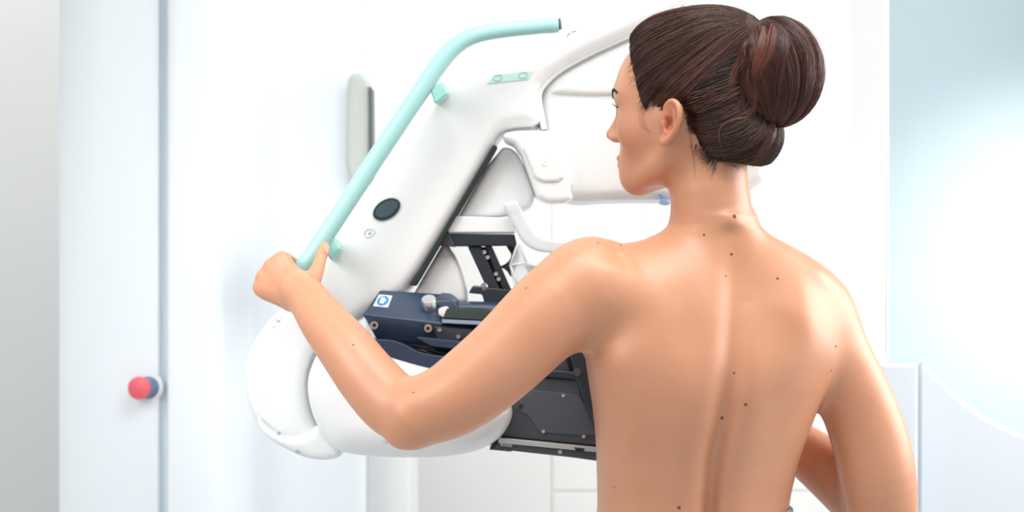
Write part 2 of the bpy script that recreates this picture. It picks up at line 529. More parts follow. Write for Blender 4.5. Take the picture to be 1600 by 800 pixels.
# --- the tilted arm
AY = 0.215
arm_px = [(1120, -60), (1010, -40), (960, -8), (905, 8), (855, 20), (795, 50), (735, 78), (690, 122), (640, 192), (560, 312), (500, 398), (445, 474),
          (404, 516), (384, 556), (379, 600), (386, 640), (402, 668), (440, 692), (480, 690), (500, 684), (484, 650), (474, 610), (477, 575), (494, 540), (560, 500), (610, 474),
          (640, 452), (706, 344), (772, 232), (778, 210), (792, 200), (846, 196), (845, 170), (840, 148), (850, 126), (900, 92), (985, 54), (1060, 20)]
moulded('gantry_arm', arm_px, AY, 0.42, 0.022, WHITE, mm, 0.0035, smooth=1)
lathe('arm_hub', [(0.0001, 0), (0.075, 0), (0.08, 0.02), (0.08, 0.44), (0.0001, 0.44)], P(560, 420, 0.40), (0, 1, 0), WHITE2, mm, 64)
head_px = [(842, 150), (850, 122), (900, 90), (985, 50), (1080, 5), (1130, -20), (1180, -8), (1208, 22), (1216, 80), (1214, 240), (1190, 296), (1120, 314), (1040, 312), (960, 312), (898, 317), (868, 300), (846, 200)]
moulded('tube_head', head_px, AY + 0.022, 0.46, 0.02, WHITE2, mm, 0.0035, smooth=1)
rim = [P(x, y, AY + 0.018) for x, y in spline([(1062, 18), (985, 54), (930, 79), (880, 106), (852, 130), (842, 150), (846, 180), (850, 202)], 40)]
tube('rim_bead', rim, 0.0045, WHITE, mm, 12)
moulded('head_lip', [(858, 152), (1120, 148), (1120, 70), (985, 74), (900, 108), (864, 134)], AY + 0.016, AY + 0.06, 0.010, WHITE2, mm, 0.003, smooth=1)
moulded('head_collar', [(783, 216), (792, 204), (860, 203), (872, 212), (882, 245), (896, 284), (890, 291), (898, 316), (842, 318), (828, 280), (810, 228)], AY - 0.012, 0.30, 0.008, WHITE, mm, 0.0025, smooth=1)
moulded('collar_inset', [(812, 222), (862, 222), (874, 255), (884, 284), (838, 286), (826, 256)], AY - 0.016, AY + 0.01, 0.004, WHITE2, mm, 0.002, smooth=1)
lathe('collar_screw', [(0.0001, -.002), (0.0035, -.002), (0.0035, 0.001), (0.0015, 0.001), (0.0012, -0.0005), (0.0001, -0.0005)], P(851, 255, AY - 0.016), (0, -1, 0), WHITE, mm, 20)

# --- slot and compression carriage
slab('track_slot', [(771, 226), (777, 229), (649, 447), (641, 446)], AY - 0.001, AY + 0.05, SLOT, mm, 0.001)
moulded('carriage_cover', [(779, 228), (806, 232), (824, 270), (840, 318), (806, 336), (712, 342), (690, 372), (700, 384), (716, 408), (728, 448), (731, 482), (640, 470), (652, 448), (712, 346)], AY + 0.03, 0.38, 0.010, WHITE, mm, 0.003, smooth=1)

# --- mint handle
HY = 0.130
path_px = [(437, 465.5), (452, 446), (470, 421.5), (490, 395), (540, 320), (590, 243), (640, 168), (672, 120), (690, 95), (706, 77), (726, 62), (752, 52), (790, 46), (830, 42), (868, 38.5)]
hp = [P(x, y, HY) for x, y in spline(path_px, 90)]
hb = tube('handle_bar', hp, np.interp(np.arange(90), [0, 50, 89], [0.0130, 0.0130, 0.0112]), TEAL, mm, 32)
q0 = P(866, 38.6, HY); qa = (P(868, 38.5, HY) - P(830, 42, HY)).normalized()
lathe('end_sleeve', [(0.0001, -0.010), (0.0116, -0.010), (0.0119, -0.006), (0.0118, 0.004), (0.0110, 0.006), (0.0001, 0.006)], q0, qa, TEAL, hb, 32)
lathe('end_cap', [(0.0001, 0.004), (0.0085, 0.004), (0.0080, 0.0095), (0.0001, 0.0095)], q0, qa + Vector((0, -0.22, 0)), BLACK, hb, 28, label='black end plug')
for bx in ([(672, 140), (691, 127), (700, 146), (680, 163)], [(505, 385), (519, 367), (532, 388), (517, 408)]):
    fr = [P(x, y, HY - 0.004) for x, y in bx]
    bk = [P(x + 4, y + 2, AY + 0.01) for x, y in bx]
    prism('handle_bracket', fr, bk, TEALD, hb, 0.003)

# --- prints and button on the arm
def ellipse_px(cx, cy, a, b, rot, n=40):
    c, s = math.cos(rot), math.sin(rot)
    return [(cx + a * math.cos(t) * c - b * math.sin(t) * s, cy + a * math.cos(t) * s + b * math.sin(t) * c) for t in np.linspace(0, 2 * math.pi, n, endpoint=False)]


ob = slab('oval_button', ellipse_px(604, 327, 23.5, 15, -0.55), AY - 0.003, AY + 0.01, DARKOVAL, mm, 0.0012, label='dark oval push button')
slab('button_face', ellipse_px(604, 327, 19, 11, -0.55), AY - 0.0045, AY + 0.0, mat('slate_rubber', (0.05, 0.075, 0.095), 0.55), ob, 0.001)
lab = slab('mint_label', [(772, 117), (834, 110), (826, 124), (761, 131)], AY - 0.0012, AY + 0.004, MINT, mm, 0.0004)
for cx in (778, 818):
    V, F = tube_geo([P(x, y, AY - 0.0016) for x, y in ellipse_px(cx, 121.5 - (cx - 778) * .1, 7, 4.5, -0.2, 24)] + [P(*ellipse_px(cx, 121.5 - (cx - 778) * .1, 7, 4.5, -0.2, 24)[0], AY - 0.0016)], 0.0006, 6)
    finish('ring_symbol', mesh('ring_symbol', V, F), TEALD, lab)
def strokes(name, polys, Y, m, r=0.0009):
    vs = []; fs = []
    for pl in polys:
        V, F = tube_geo([P(x, y, Y) for x, y in pl], r, 6)
        fs += [tuple(i + len(vs) for i in f) for f in F]; vs += [tuple(v) for v in V]
    return finish(name, mesh(name, vs, fs), m, mm)
strokes('printed_symbol', [[(569, 367), (571, 360), (577, 357), (584, 358), (586, 363), (581, 369), (573, 371), (569, 367)], [(576, 366), (578, 361), (580, 366)]], AY - 0.0005, FAINT)
strokes('printed_symbol', [[(427, 512), (428, 509)], [(431, 504), (434, 499), (437, 503)], [(430, 499), (432, 497)], [(439, 498), (440, 496)]], AY - 0.0003, GREYPRINT, 0.0010)
strokes('printed_symbol', [[(886, 57), (889, 51), (892, 54)], [(893, 50), (901, 48)]], AY - 0.0003, GREYPRINT, 0.0007)

# --- lower cover and joint ring
moulded('joint_ring', [(399, 648), (410, 664), (436, 682), (462, 684), (482, 676), (497, 662), (512, 684), (538, 712), (514, 721), (482, 719), (446, 704), (414, 684), (401, 668)], AY - 0.022, 0.40, 0.014, WHITE, mm, 0.0028, smooth=1)
for x, y in ((436, 677), (464, 706)):
    lathe('ring_screw', [(0.0001, -.002), (0.0028, -.002), (0.0028, 0.001), (0.0001, 0.001)], P(x, y, AY - 0.023), (0, -1, 0), GREYPRINT, mm, 16)
moulded('lower_cover', [(500, 538), (484, 566), (474, 596), (476, 630), (488, 668), (512, 704), (545, 717), (620, 721), (690, 720), (742, 712), (778, 694), (797, 668), (803, 645), (790, 622), (740, 600), (690, 582), (640, 570), (570, 548)], 0.100, 0.37, 0.05, WHITE, mm, 0.0035, smooth=2)
strokes('printed_symbol', [[(598, 690), (606, 688), (603, 693)]], 0.0995, GREYPRINT, 0.0012)

# --- detector tray (dark)
TB = (0.02, 0.10, 0.0)
tray = prism('holder_block', [P(565, 491, 0.150), P(692, 506, 0.150), P(700, 545, 0.170), P(587, 530, 0.170)],
             [P(593, 452, 0.215), P(704, 459, 0.215), P(712, 500, 0.25), P(610, 524, 0.26)], NAVY, mm, 0.004, 3)
prism('rail_body', [P(688, 509, 0.152), P(840, 526, 0.156), P(840, 575, 0.175), P(690, 546, 0.172)], [P(700, 498, 0.18), P(840, 508, 0.18), P(840, 570, 0.25), P(700, 545, 0.25)], NAVY, tray, 0.002)
prism('block_ridge', [P(676, 470, 0.186), P(700, 468, 0.186), P(712, 474, 0.188), P(716, 482, 0.19), P(690, 486, 0.18)],
      [P(690, 456, 0.222), P(706, 458, 0.222), P(716, 466, 0.222), P(720, 478, 0.22), P(700, 480, 0.22)], NAVY, tray, 0.003)
prism('rail_back', [P(712, 474, 0.205), P(800, 477, 0.205), P(800, 484, 0.20), P(712, 481, 0.20)], [P(712, 470, 0.235), P(800, 472, 0.235), P(800, 482, 0.235), P(712, 480, 0.235)], NAVY, tray, 0.0015)
prism('rail_slot', [P(698, 482, 0.150), P(790, 486, 0.150), P(784, 502, 0.146), P(692, 497, 0.146)], [P(700, 480, 0.2), P(792, 484, 0.2), P(786, 500, 0.2), P(694, 495, 0.2)], SLOT, tray, 0.001)
prism('rail_front', [P(690, 498, 0.146), P(790, 503, 0.146), P(788, 510, 0.142), P(690, 505, 0.142)], [P(690, 496, 0.175), P(790, 500, 0.175), P(788, 512, 0.175), P(690, 508, 0.175)], mat('navy_edge', (0.08, 0.11, 0.17), 0.3), tray, 0.0012)
up = Vector((-0.05, -0.62, 0.78))
lathe('knob', [(0.0001, -0.006), (0.009, -0.006), (0.009, 0.003), (0.0108, 0.004), (0.0112, 0.013), (0.0100, 0.0155), (0.0001, 0.0160)], P(671, 480, 0.178), up, STEEL, tray, 32, label='round silver knob')
slab('lever', [(685, 482), (697, 479), (702, 483), (699, 494), (693, 497), (685, 492)], 0.150, 0.185, mat('ivory_plastic', (0.78, 0.76, 0.73), 0.4), tray, 0.003, 3, label='small white lever')
st = slab3('sticker', [(592, 460, 0.1995), (613, 462, 0.1995), (606, 480, 0.170), (583, 478, 0.170)], (0, 0.002, -0.003), PAPER, tray, 0, label='white square sticker with a blue round sign')
q = [P(592, 460, 0.1985), P(613, 462, 0.1985), P(606, 480, 0.169), P(583, 478, 0.169)]


def on_sticker(u, v): return q[0] * (1 - u) * (1 - v) + q[1] * u * (1 - v) + q[2] * u * v + q[3] * (1 - u) * v + Vector((0, -0.0006, 0.0004))


def sticker_shape(name, pts, m, lift, par):
    fr = [on_sticker(u, v) + Vector((0, -lift, lift)) for u, v in pts]
    return prism(name, fr, [p + Vector((0, 0.001, -0.001)) for p in fr], m, par, 0)


sticker_shape('sign_disc', [(0.5 + 0.4 * math.cos(a), 0.5 + 0.4 * math.sin(a)) for a in np.linspace(0, 2 * math.pi, 28, endpoint=False)], BLUE, 0.0002, st)
sticker_shape('sign_figure', [(0.35, 0.75), (0.33, 0.50), (0.28, 0.42), (0.36, 0.28), (0.50, 0.24), (0.58, 0.34), (0.55, 0.44), (0.68, 0.40), (0.72, 0.52), (0.60, 0.62), (0.62, 0.76)], PAPER, 0.0005, st)
fn = Vector((0, -1, -0.15)).normalized()
for x, y, Y in ((585, 508, 0.1545), (669, 513, 0.153)):
    sw = screw(P(x, y, Y), fn, 0.0062, tray)
    lathe('hex_socket', [(0.0026, -0.001), (0.0026, 0.0013), (0.0001, 0.0013)], P(x, y, Y), fn, SLOT, sw, 6)
pl = slab3('cover_plate', [(678, 510, 0.148), (800, 522, 0.150), (800, 556, 0.158), (684, 532, 0.157)], (0, 0.01, 0), SLATE, tray, 0.001)
for x, y in ((687, 515), (716, 526)): screw(P(x, y, 0.150), fn, 0.0032, pl)
prism('ledge', [P(650, 527, 0.135), P(800, 542, 0.135), P(800, 556, 0.14), P(672, 540, 0.14)], [P(654, 524, 0.18), P(800, 538, 0.18), P(800, 560, 0.2), P(690, 556, 0.2)], NAVY, tray, 0.0015)
slab('tray_body', [(592, 526), (650, 530), (700, 538), (830, 552), (862, 578), (802, 640), (770, 616), (700, 575), (690, 556)], 0.172, 0.30, BLACK, tray, 0.003)
grip = smooth_poly([(568, 531), (606, 530), (630, 537), (655, 551), (690, 557), (730, 556), (760, 566), (755, 590), (700, 587), (640, 574), (606, 560), (588, 548)], 2)
slab('grip_bar', grip, 0.140, 0.20, NAVY, tray, 0.005, 3)
# cassette side seen under the arm
cs = slab('detector_housing', [(764, 704), (790, 655), (812, 610), (850, 560), (880, 520), (900, 500), (925, 520), (950, 600), (985, 690), (990, 726), (776, 702)], 0.165, 0.30, BLACK, mm, 0.003)
slab('housing_face', [(790, 660), (806, 622), (838, 588), (905, 592), (926, 618), (962, 700), (782, 682)], 0.158, 0.20, SLATE, cs, 0.004)
fp = slab('face_plate', smooth_poly([(820, 610), (832, 609), (903, 616), (908, 620), (934, 676), (930, 682), (846, 676), (840, 672), (826, 648), (814, 645), (810, 632)], 1), 0.1555, 0.18, mat('charcoal_plate', (0.075, 0.088, 0.105), 0.42, noise=0.06, nscale=20, bump=0.04), cs, 0.001)
for x, y in ((880, 618), (849, 674), (912, 682)): screw(P(x, y, 0.1555), (0, -1, 0), 0.0026, fp)
lathe('port', [(0.0001, 0), (0.0035, 0), (0.0035, 0.001), (0.0001, 0.001)], P(814, 635, 0.1555), (0, -1, 0), SLOT, fp, 16)
slab('top_frame', [(846, 576), (900, 581), (904, 594), (838, 588)], 0.150, 0.20, BLACK, cs, 0.003)
slab('window_inset', [(862, 560), (882, 546), (893, 588), (850, 580)], 0.156, 0.19, mat('grey_inset', (0.045, 0.05, 0.055), 0.5), cs, 0.002)
slab('corner_post', [(886, 540), (905, 532), (925, 580), (945, 640), (970, 700), (940, 690), (916, 640), (900, 594)], 0.145, 0.22, BLACK, cs, 0.005, 3)
lathe('post_boss', [(0.0001, 0), (0.006, 0), (0.005, 0.003), (0.0001, 0.003)], P(902, 582, 0.145), (0, -1, 0), mat('dark_rubber', (0.06, 0.065, 0.07), 0.5), cs, 20)
sr = slab('steel_rail', [(780, 684), (985, 704), (985, 712), (778, 692)], 0.152, 0.175, ALU, cs, 0.001)
slab('rail_latch', [(897, 699), (914, 701), (912, 705), (900, 704)], 0.1505, 0.16, SLOT, sr, 0.0006)
bl = slab('base_strip', [(778, 692), (985, 712), (985, 728), (806, 702), (798, 706), (768, 703)], 0.156, 0.22, mat('grey_strip', (0.075, 0.088, 0.095), 0.5, noise=0.08), cs, 0.0015)
for x, y in ((785, 694), (875, 706)): screw(P(x, y, 0.156), (0, -1, 0), 0.0030, bl)
slab('latch_block', [(786, 690), (802, 692), (800, 699), (784, 697)], 0.1535, 0.16, mat('grey_metal', (0.35, 0.36, 0.37), 0.4, metal=0.6), bl, 0.001)

# --- compression paddle
PY = 0.225
pb = slab('paddle_plate', [(706, 337), (800, 340), (806, 364), (700, 364), (698, 358)], PY, PY + 0.09, WHITE, mm, 0.004)
slab('paddle_rail', [(700, 365), (804, 366), (808, 384), (806, 392), (798, 384), (712, 385)], PY + 0.004, PY + 0.08, BLACK, pb, 0.002)
slab('paddle_hinge', [(690, 362), (702, 364), (712, 386), (686, 384)], PY + 0.002, PY + 0.06, mat('dark_hinge', (0.055, 0.058, 0.062), 0.5), pb, 0.002)
slab('paddle_strut', [(730, 384), (752, 384), (785, 462), (766, 462)], PY + 0.010, PY + 0.05, BLACK, pb, 0.003)
slab('paddle_strut', [(757, 384), (768, 384), (800, 455), (788, 458)], PY + 0.014, PY + 0.06, BLACK, pb, 0.002)
slab('strut_back', [(745, 386), (765, 386), (800, 462), (772, 462)], PY + 0.026, PY + 0.06, mat('strut_shadow_black', (0.015, 0.018, 0.022), 0.5), pb, 0.001)
slab('paddle_foot', [(738, 447), (800, 453), (836, 448), (836, 478), (757, 474), (753, 460), (732, 458)], PY + 0.005, PY + 0.09, BLACK, pb, 0.002)
slab('paddle_brace', smooth_poly([(790, 382), (806, 384), (813, 400), (806, 420), (800, 436), (790, 420), (778, 418), (794, 410), (800, 398), (794, 390)], 1), PY + 0.03, PY + 0.06, BLACK, pb, 0.001)
for x, y in ((757, 394), (762, 402), (775, 428), (779, 436)): screw(P(x, y, PY + 0.012), (0, -1, 0), 0.0032, pb)
lathe('foot_pin', [(0.0001, 0), (0.0055, 0), (0.0055, 0.010), (0.0045, 0.012), (0.0001, 0.012)], P(757, 455, PY + 0.012), (0, -0.5, 0.86), STEEL, pb, 24)
cl = bpy.data.materials.new('clear_acrylic'); cl.use_nodes = True
nt = cl.node_tree
tr = nt.nodes.new('ShaderNodeBsdfTransparent'); tr.inputs[0].default_value = (0.93, 0.96, 0.97, 1)
b = nt.nodes['Principled BSDF']; b.inputs['Base Color'].default_value = (0.86, 0.90, 0.92, 1); b.inputs['Roughness'].default_value = 0.12
mx = nt.nodes.new('ShaderNodeMixShader'); mx.inputs[0].default_value = 0.42
nt.links.new(tr.outputs[0], mx.inputs[1]); nt.links.new(b.outputs[0], mx.inputs[2]); nt.links.new(mx.outputs[0], nt.nodes['Material Output'].inputs[0])
fr = bpy.data.materials.new('frosted_acrylic'); fr.use_nodes = True
nt = fr.node_tree
tr = nt.nodes.new('ShaderNodeBsdfTransparent'); tr.inputs[0].default_value = (0.97, 0.98, 0.99, 1)
b = nt.nodes['Principled BSDF']; b.inputs['Base Color'].default_value = (0.88, 0.92, 0.94, 1); b.inputs['Roughness'].default_value = 0.3
mx = nt.nodes.new('ShaderNodeMixShader'); mx.inputs[0].default_value = 0.55
nt.links.new(tr.outputs[0], mx.inputs[1]); nt.links.new(b.outputs[0], mx.inputs[2]); nt.links.new(mx.outputs[0], nt.nodes['Material Output'].inputs[0])
uo = spline([(786, 318), (792, 334), (806, 358), (818, 378), (840, 392), (880, 396), (940, 396)], 24)
ui = spline([(808, 313), (818, 332), (830, 354), (842, 368), (862, 374), (900, 376), (940, 376)], 24)
moulded('paddle_lip', [tuple(a) for a in uo] + [tuple(a) for a in ui[::-1]], PY - 0.02, PY + 0.08, 0.003, fr, pb, 0.0025, smooth=0, label='translucent bent plastic lip')
slab('clear_shield', [(806, 384), (812, 381), (824, 412), (842, 415), (852, 420), (842, 470), (806, 470), (796, 414)], PY - 0.01, PY - 0.006, cl, pb, 0.001, label='clear acrylic shield')
for pa, pc in (((808, 383), (797, 414)), ((797, 414), (822, 411)), ((822, 411), (850, 420)), ((797, 414), (810, 448)), ((812, 382), (823, 410))):
    tube('shield_edge', [P(*pa, PY - 0.011), P(*pc, PY - 0.011)], 0.0016, fr, pb, 8)
slab('shield_clip', [(820, 416), (842, 414), (832, 428), (828, 432)], PY + 0.0, PY + 0.03, BLACK, pb, 0.001)
# blue clip hanging under the tube head
bc = slab('cable_clip', smooth_poly([(1030, 316), (1034, 309), (1042, 313), (1048, 318), (1044, 321), (1032, 320)], 1), 0.235, 0.25, mat('pale_blue_plastic', (0.35, 0.55, 0.85), 0.3, trans=0.4), mm, 0.002, label='small pale blue plastic clip')
tube('clip_wire', [P(1028, 302, 0.243), P(1034, 308, 0.24), P(1040, 312, 0.238)], 0.0012, BLUE, bc, 8)

# ================================================================== THE PERSON
PHI = math.radians(17)
TC = (math.cos(PHI), math.sin(PHI))          # torso: unit vector to her right
person = thing('person', 'bare-backed person with brown hair in a bun, seen from behind, hand on the mint bar', 'person', (0.27, 0.03, 0))


def C4(px, py, Y, rpx):
    p = P(px, py, Y); return (p.x, p.y, p.z, R(rpx, Y))


def chain(rows, n=16):
    return spline([C4(*r) for r in rows], n)


# --- torso: half width a, half depth b, centre at each height
def zrow(py, xl, xr, b, cy=0.02):
    Y = cy
    return (P(0, py, Y).z, (P(xl, 0, Y).x + P(xr, 0, Y).x) / 2, (P(xr, 0, Y).x - P(xl, 0, Y).x) / 2, b, cy)


ROWS = [zrow(352, 1072, 1160, 0.050, 0.020), zrow(375, 1040, 1195, 0.062, 0.026), zrow(405, 1000, 1250, 0.078, 0.030), zrow(440, 960, 1290, 0.092, 0.030), zrow(490, 935, 1318, 0.104, 0.026), zrow(545, 917, 1322, 0.110, 0.018),
        zrow(590, 921, 1302, 0.110, 0.013), zrow(630, 927, 1281, 0.107, 0.013), zrow(680, 932, 1262, 0.101, 0.018), zrow(730, 934, 1245, 0.096, 0.026), zrow(800, 934, 1231, 0.094, 0.034),
        zrow(860, 920, 1238, 0.100, 0.025), zrow(960, 890, 1270, 0.115, 0.02), zrow(1060, 872, 1292, 0.120, 0.02), zrow(1140, 880, 1285, 0.110, 0.02)]
RZ = np.array([r[0] for r in ROWS])[::-1]
RV = np.array([r[1:] for r in ROWS])[::-1]
_t = np.linspace(0, len(RZ) - 1, 500); _s = spline(np.c_[RZ, RV], 500); RZ = _s[:, 0]; RV = _s[:, 1:]
NEXP = 2.35


def torso(X, Y, Z, grow=0.0):
    cx, a, b, cy = (np.interp(Z, RZ, RV[:, i]) for i in range(4))
    # silhouette half width is set in the picture plane: undo the turn of the ellipse
    a = np.sqrt(np.maximum(a * a - (b * math.sin(PHI)) ** 2, 1e-5)) / math.cos(PHI) + grow
    b = b + grow
    dx, dy = X - cx, Y - cy
    u = dx * TC[0] + dy * TC[1]; v = -dx * TC[1] + dy * TC[0]
    q = (np.abs(u / a) ** NEXP + np.abs(v / b) ** NEXP) ** (1 / NEXP)
    f = (q - 1) * np.minimum(a, b)
    top = (Z - RZ[-1]) * 1.0; bot = (RZ[0] - Z)
    return np.maximum(np.maximum(f, top), bot)


# --- head frame
HO = Vector((0.235, 0.020, 1.530)); TH = math.radians(64); PITCH = math.radians(0)
HF = (-math.sin(TH), math.cos(TH)); HL = (-math.cos(TH), -math.sin(TH))


def H(f, l, u): return Vector((HO.x + f * HF[0] + l * HL[0], HO.y + f * HF[1] + l * HL[1], HO.z + u))


def head_coords(X, Y, Z):
    dx, dy = X - HO.x, Y - HO.y
    return dx * HF[0] + dy * HF[1], dx * HL[0] + dy * HL[1], Z - HO.z


def ell(c, r):
    def fn(f, l, u):
        k0 = np.sqrt(((f - c[0]) / r[0]) ** 2 + ((l - c[1]) / r[1]) ** 2 + ((u - c[2]) / r[2]) ** 2)
        k1 = np.sqrt(((f - c[0]) / r[0] ** 2) ** 2 + ((l - c[1]) / r[1] ** 2) ** 2 + ((u - c[2]) / r[2] ** 2) ** 2)
        return k0 * (k0 - 1.0) / np.maximum(k1, 1e-6)
    return fn


def hadd(g, c, r, k, mode='add'):
    fn = ell(c, r); p = H(*c); m = max(r) + 0.03
    g.add(lambda X, Y, Z: fn(*head_coords(X, Y, Z)), (p.x - m, p.y - m, p.z - m), (p.x + m, p.y + m, p.z + m), k, mode)


def hlimb(g, pts, k, mode='add', n=None):
    if n: pts = spline(pts, n)
    g.limb([(*H(*q[:3]), q[3]) for q in pts], k, mode, 0.02)


def build_head(g):
    hadd(g, (-0.010, 0, 0.050), (0.096, 0.074, 0.088), 0)
    hadd(g, (0.036, 0, 0.032), (0.056, 0.060, 0.078), 0.03)
    hadd(g, (0.032, 0, -0.036), (0.048, 0.047, 0.046), 0.03)
    for s in (1, -1):
        hlimb(g, [(0.004, 0.053 * s, 0.000, 0.013), (0.002, 0.049 * s, -0.036, 0.012), (0.022, 0.042 * s, -0.060, 0.0105), (0.052, 0.023 * s, -0.074, 0.0105), (0.067, 0.008 * s, -0.077, 0.011)], 0.03, n=10)
        hadd(g, (0.050, 0.039 * s, -0.008), (0.027, 0.022, 0.026), 0.025)
        hlimb(g, [(0.082, 0.006 * s, 0.041, 0.008), (0.078, 0.024 * s, 0.045, 0.008), (0.063, 0.045 * s, 0.040, 0.009)], 0.02, n=6)
    hadd(g, (0.070, 0, -0.072), (0.016, 0.017, 0.014), 0.02)
    hadd(g, (0.068, 0, -0.048), (0.021, 0.029, 0.026), 0.02)
    for s in (1, -1):
        hadd(g, (0.091, 0.031 * s, 0.021), (0.015, 0.016, 0.011), 0.012, 'sub')
        hadd(g, (0.069, 0.031 * s, 0.020), (0.0135, 0.0145, 0.0135), 0.006)
        hlimb(g, [(0.081, 0.017 * s, 0.019, 0.0022), (0.0825, 0.030 * s, 0.0245, 0.0026), (0.073, 0.043 * s, 0.021, 0.0022)], 0.004, n=8)
        hlimb(g, [(0.081, 0.017 * s, 0.017, 0.002), (0.0815, 0.030 * s, 0.0115, 0.0022), (0.072, 0.043 * s, 0.017, 0.002)], 0.004, n=8)
    hlimb(g, [(0.082, 0, 0.040, 0.007), (0.089, 0, 0.018, 0.0072), (0.099, 0, 0.000, 0.0080), (0.1055, 0, -0.010, 0.0088)], 0.012, n=8)
    for s in (1, -1):
        hadd(g, (0.095, 0.0115 * s, -0.015), (0.010, 0.0070, 0.0075), 0.007)
        hadd(g, (0.100, 0.0055 * s, -0.0230), (0.0045, 0.0028, 0.003), 0.002, 'sub')
    hadd(g, (0.0875, 0, -0.0445), (0.0085, 0.020, 0.0052), 0.005)
    hadd(g, (0.0860, 0, -0.0540), (0.0085, 0.017, 0.0062), 0.005)
    hlimb(g, [(0.080, -0.023, -0.049, 0.001), (0.0955, 0, -0.0495, 0.0012), (0.080, 0.023, -0.049, 0.001)], 0.003, 'sub', n=10)
    # ears
    for s in (1, -1):
        def E(qb, p, n, r):
            # qb towards the back, p up, n outward; the ear leans back and flares away from the head behind
            fl = math.radians(24); ln = math.radians(15); qb *= 0.93; p *= 0.92; n *= 0.95; r *= 0.93
            q2 = qb * math.cos(ln) + p * math.sin(ln); p2 = -qb * math.sin(ln) + p * math.cos(ln)
            return (-0.011 - q2 * math.cos(fl), s * (0.0755 + n * math.cos(fl) + (q2 + 0.012) * math.sin(fl)), -0.0035 + p2, r)
        base = [E(0.003, 0.020, -0.004, 0.012), E(0.005, 0.004, -0.004, 0.0125), E(0.000, -0.016, -0.003, 0.0085), E(-0.003, -0.024, -0.002, 0.007)]
        hlimb(g, base, 0.004, n=8)
        hadd(g, E(0.0015, 0.006, 0.012, 0)[:3], (0.0115, 0.0085, 0.017), 0.004, 'sub')
        hlimb(g, [E(-0.003, 0.000, 0.003, 0.0028), E(-0.010, 0.008, 0.004, 0.0034), E(-0.0125, 0.020, 0.005, 0.0036), E(-0.004, 0.0305, 0.006, 0.0040), E(0.008, 0.0305, 0.006, 0.0042), E(0.0165, 0.021, 0.006, 0.0042), E(0.0185, 0.006, 0.005, 0.0040), E(0.0140, -0.010, 0.004, 0.0040), E(0.006, -0.022, 0.003, 0.0050), E(-0.003, -0.0295, 0.003, 0.0062), E(-0.007, -0.024, 0.002, 0.0052)], 0.003, n=40)
        hlimb(g, [E(0.002, 0.022, 0.002, 0.003), E(0.0085, 0.014, 0.003, 0.0032), E(0.0095, 0.002, 0.003, 0.0032), E(0.005, -0.010, 0.002, 0.0034), E(-0.001, -0.013, 0.002, 0.0036)], 0.003, n=16)
        hadd(g, E(-0.001, -0.002, 0.004, 0)[:3], (0.0075, 0.010, 0.0095), 0.004, 'sub')
        hadd(g, E(-0.0105, -0.003, 0.002, 0)[:3], (0.005, 0.004, 0.007), 0.004)


def hand(g, wrist, knuckles, pips, dips, tips, thumb, rp, rf, k):
    wrist = np.array(wrist)
    for kn in knuckles:
        kn = np.array(kn)
        g.limb([(*(wrist * 0.75 + kn * 0.25), rp * 1.05), (*kn, rp * 0.86)], k)
    for kn, a, b, c in zip(knuckles, pips, dips, tips):
        g.limb(spline([(*kn, rf * 1.12), (*a, rf * 1.02), (*b, rf * 0.92), (*c, rf * 0.80)], 12), 0.003)
    g.limb(spline([(*q[:3], q[3]) for q in thumb], 12), 0.007)


BAR0, BAR1 = P(490, 395, HY), P(452, 447, HY)
BD = (BAR1 - BAR0).normalized()
BE = Vector((-BD.z, 0, BD.x));  BE = BE if BE.x > 0 else -BE


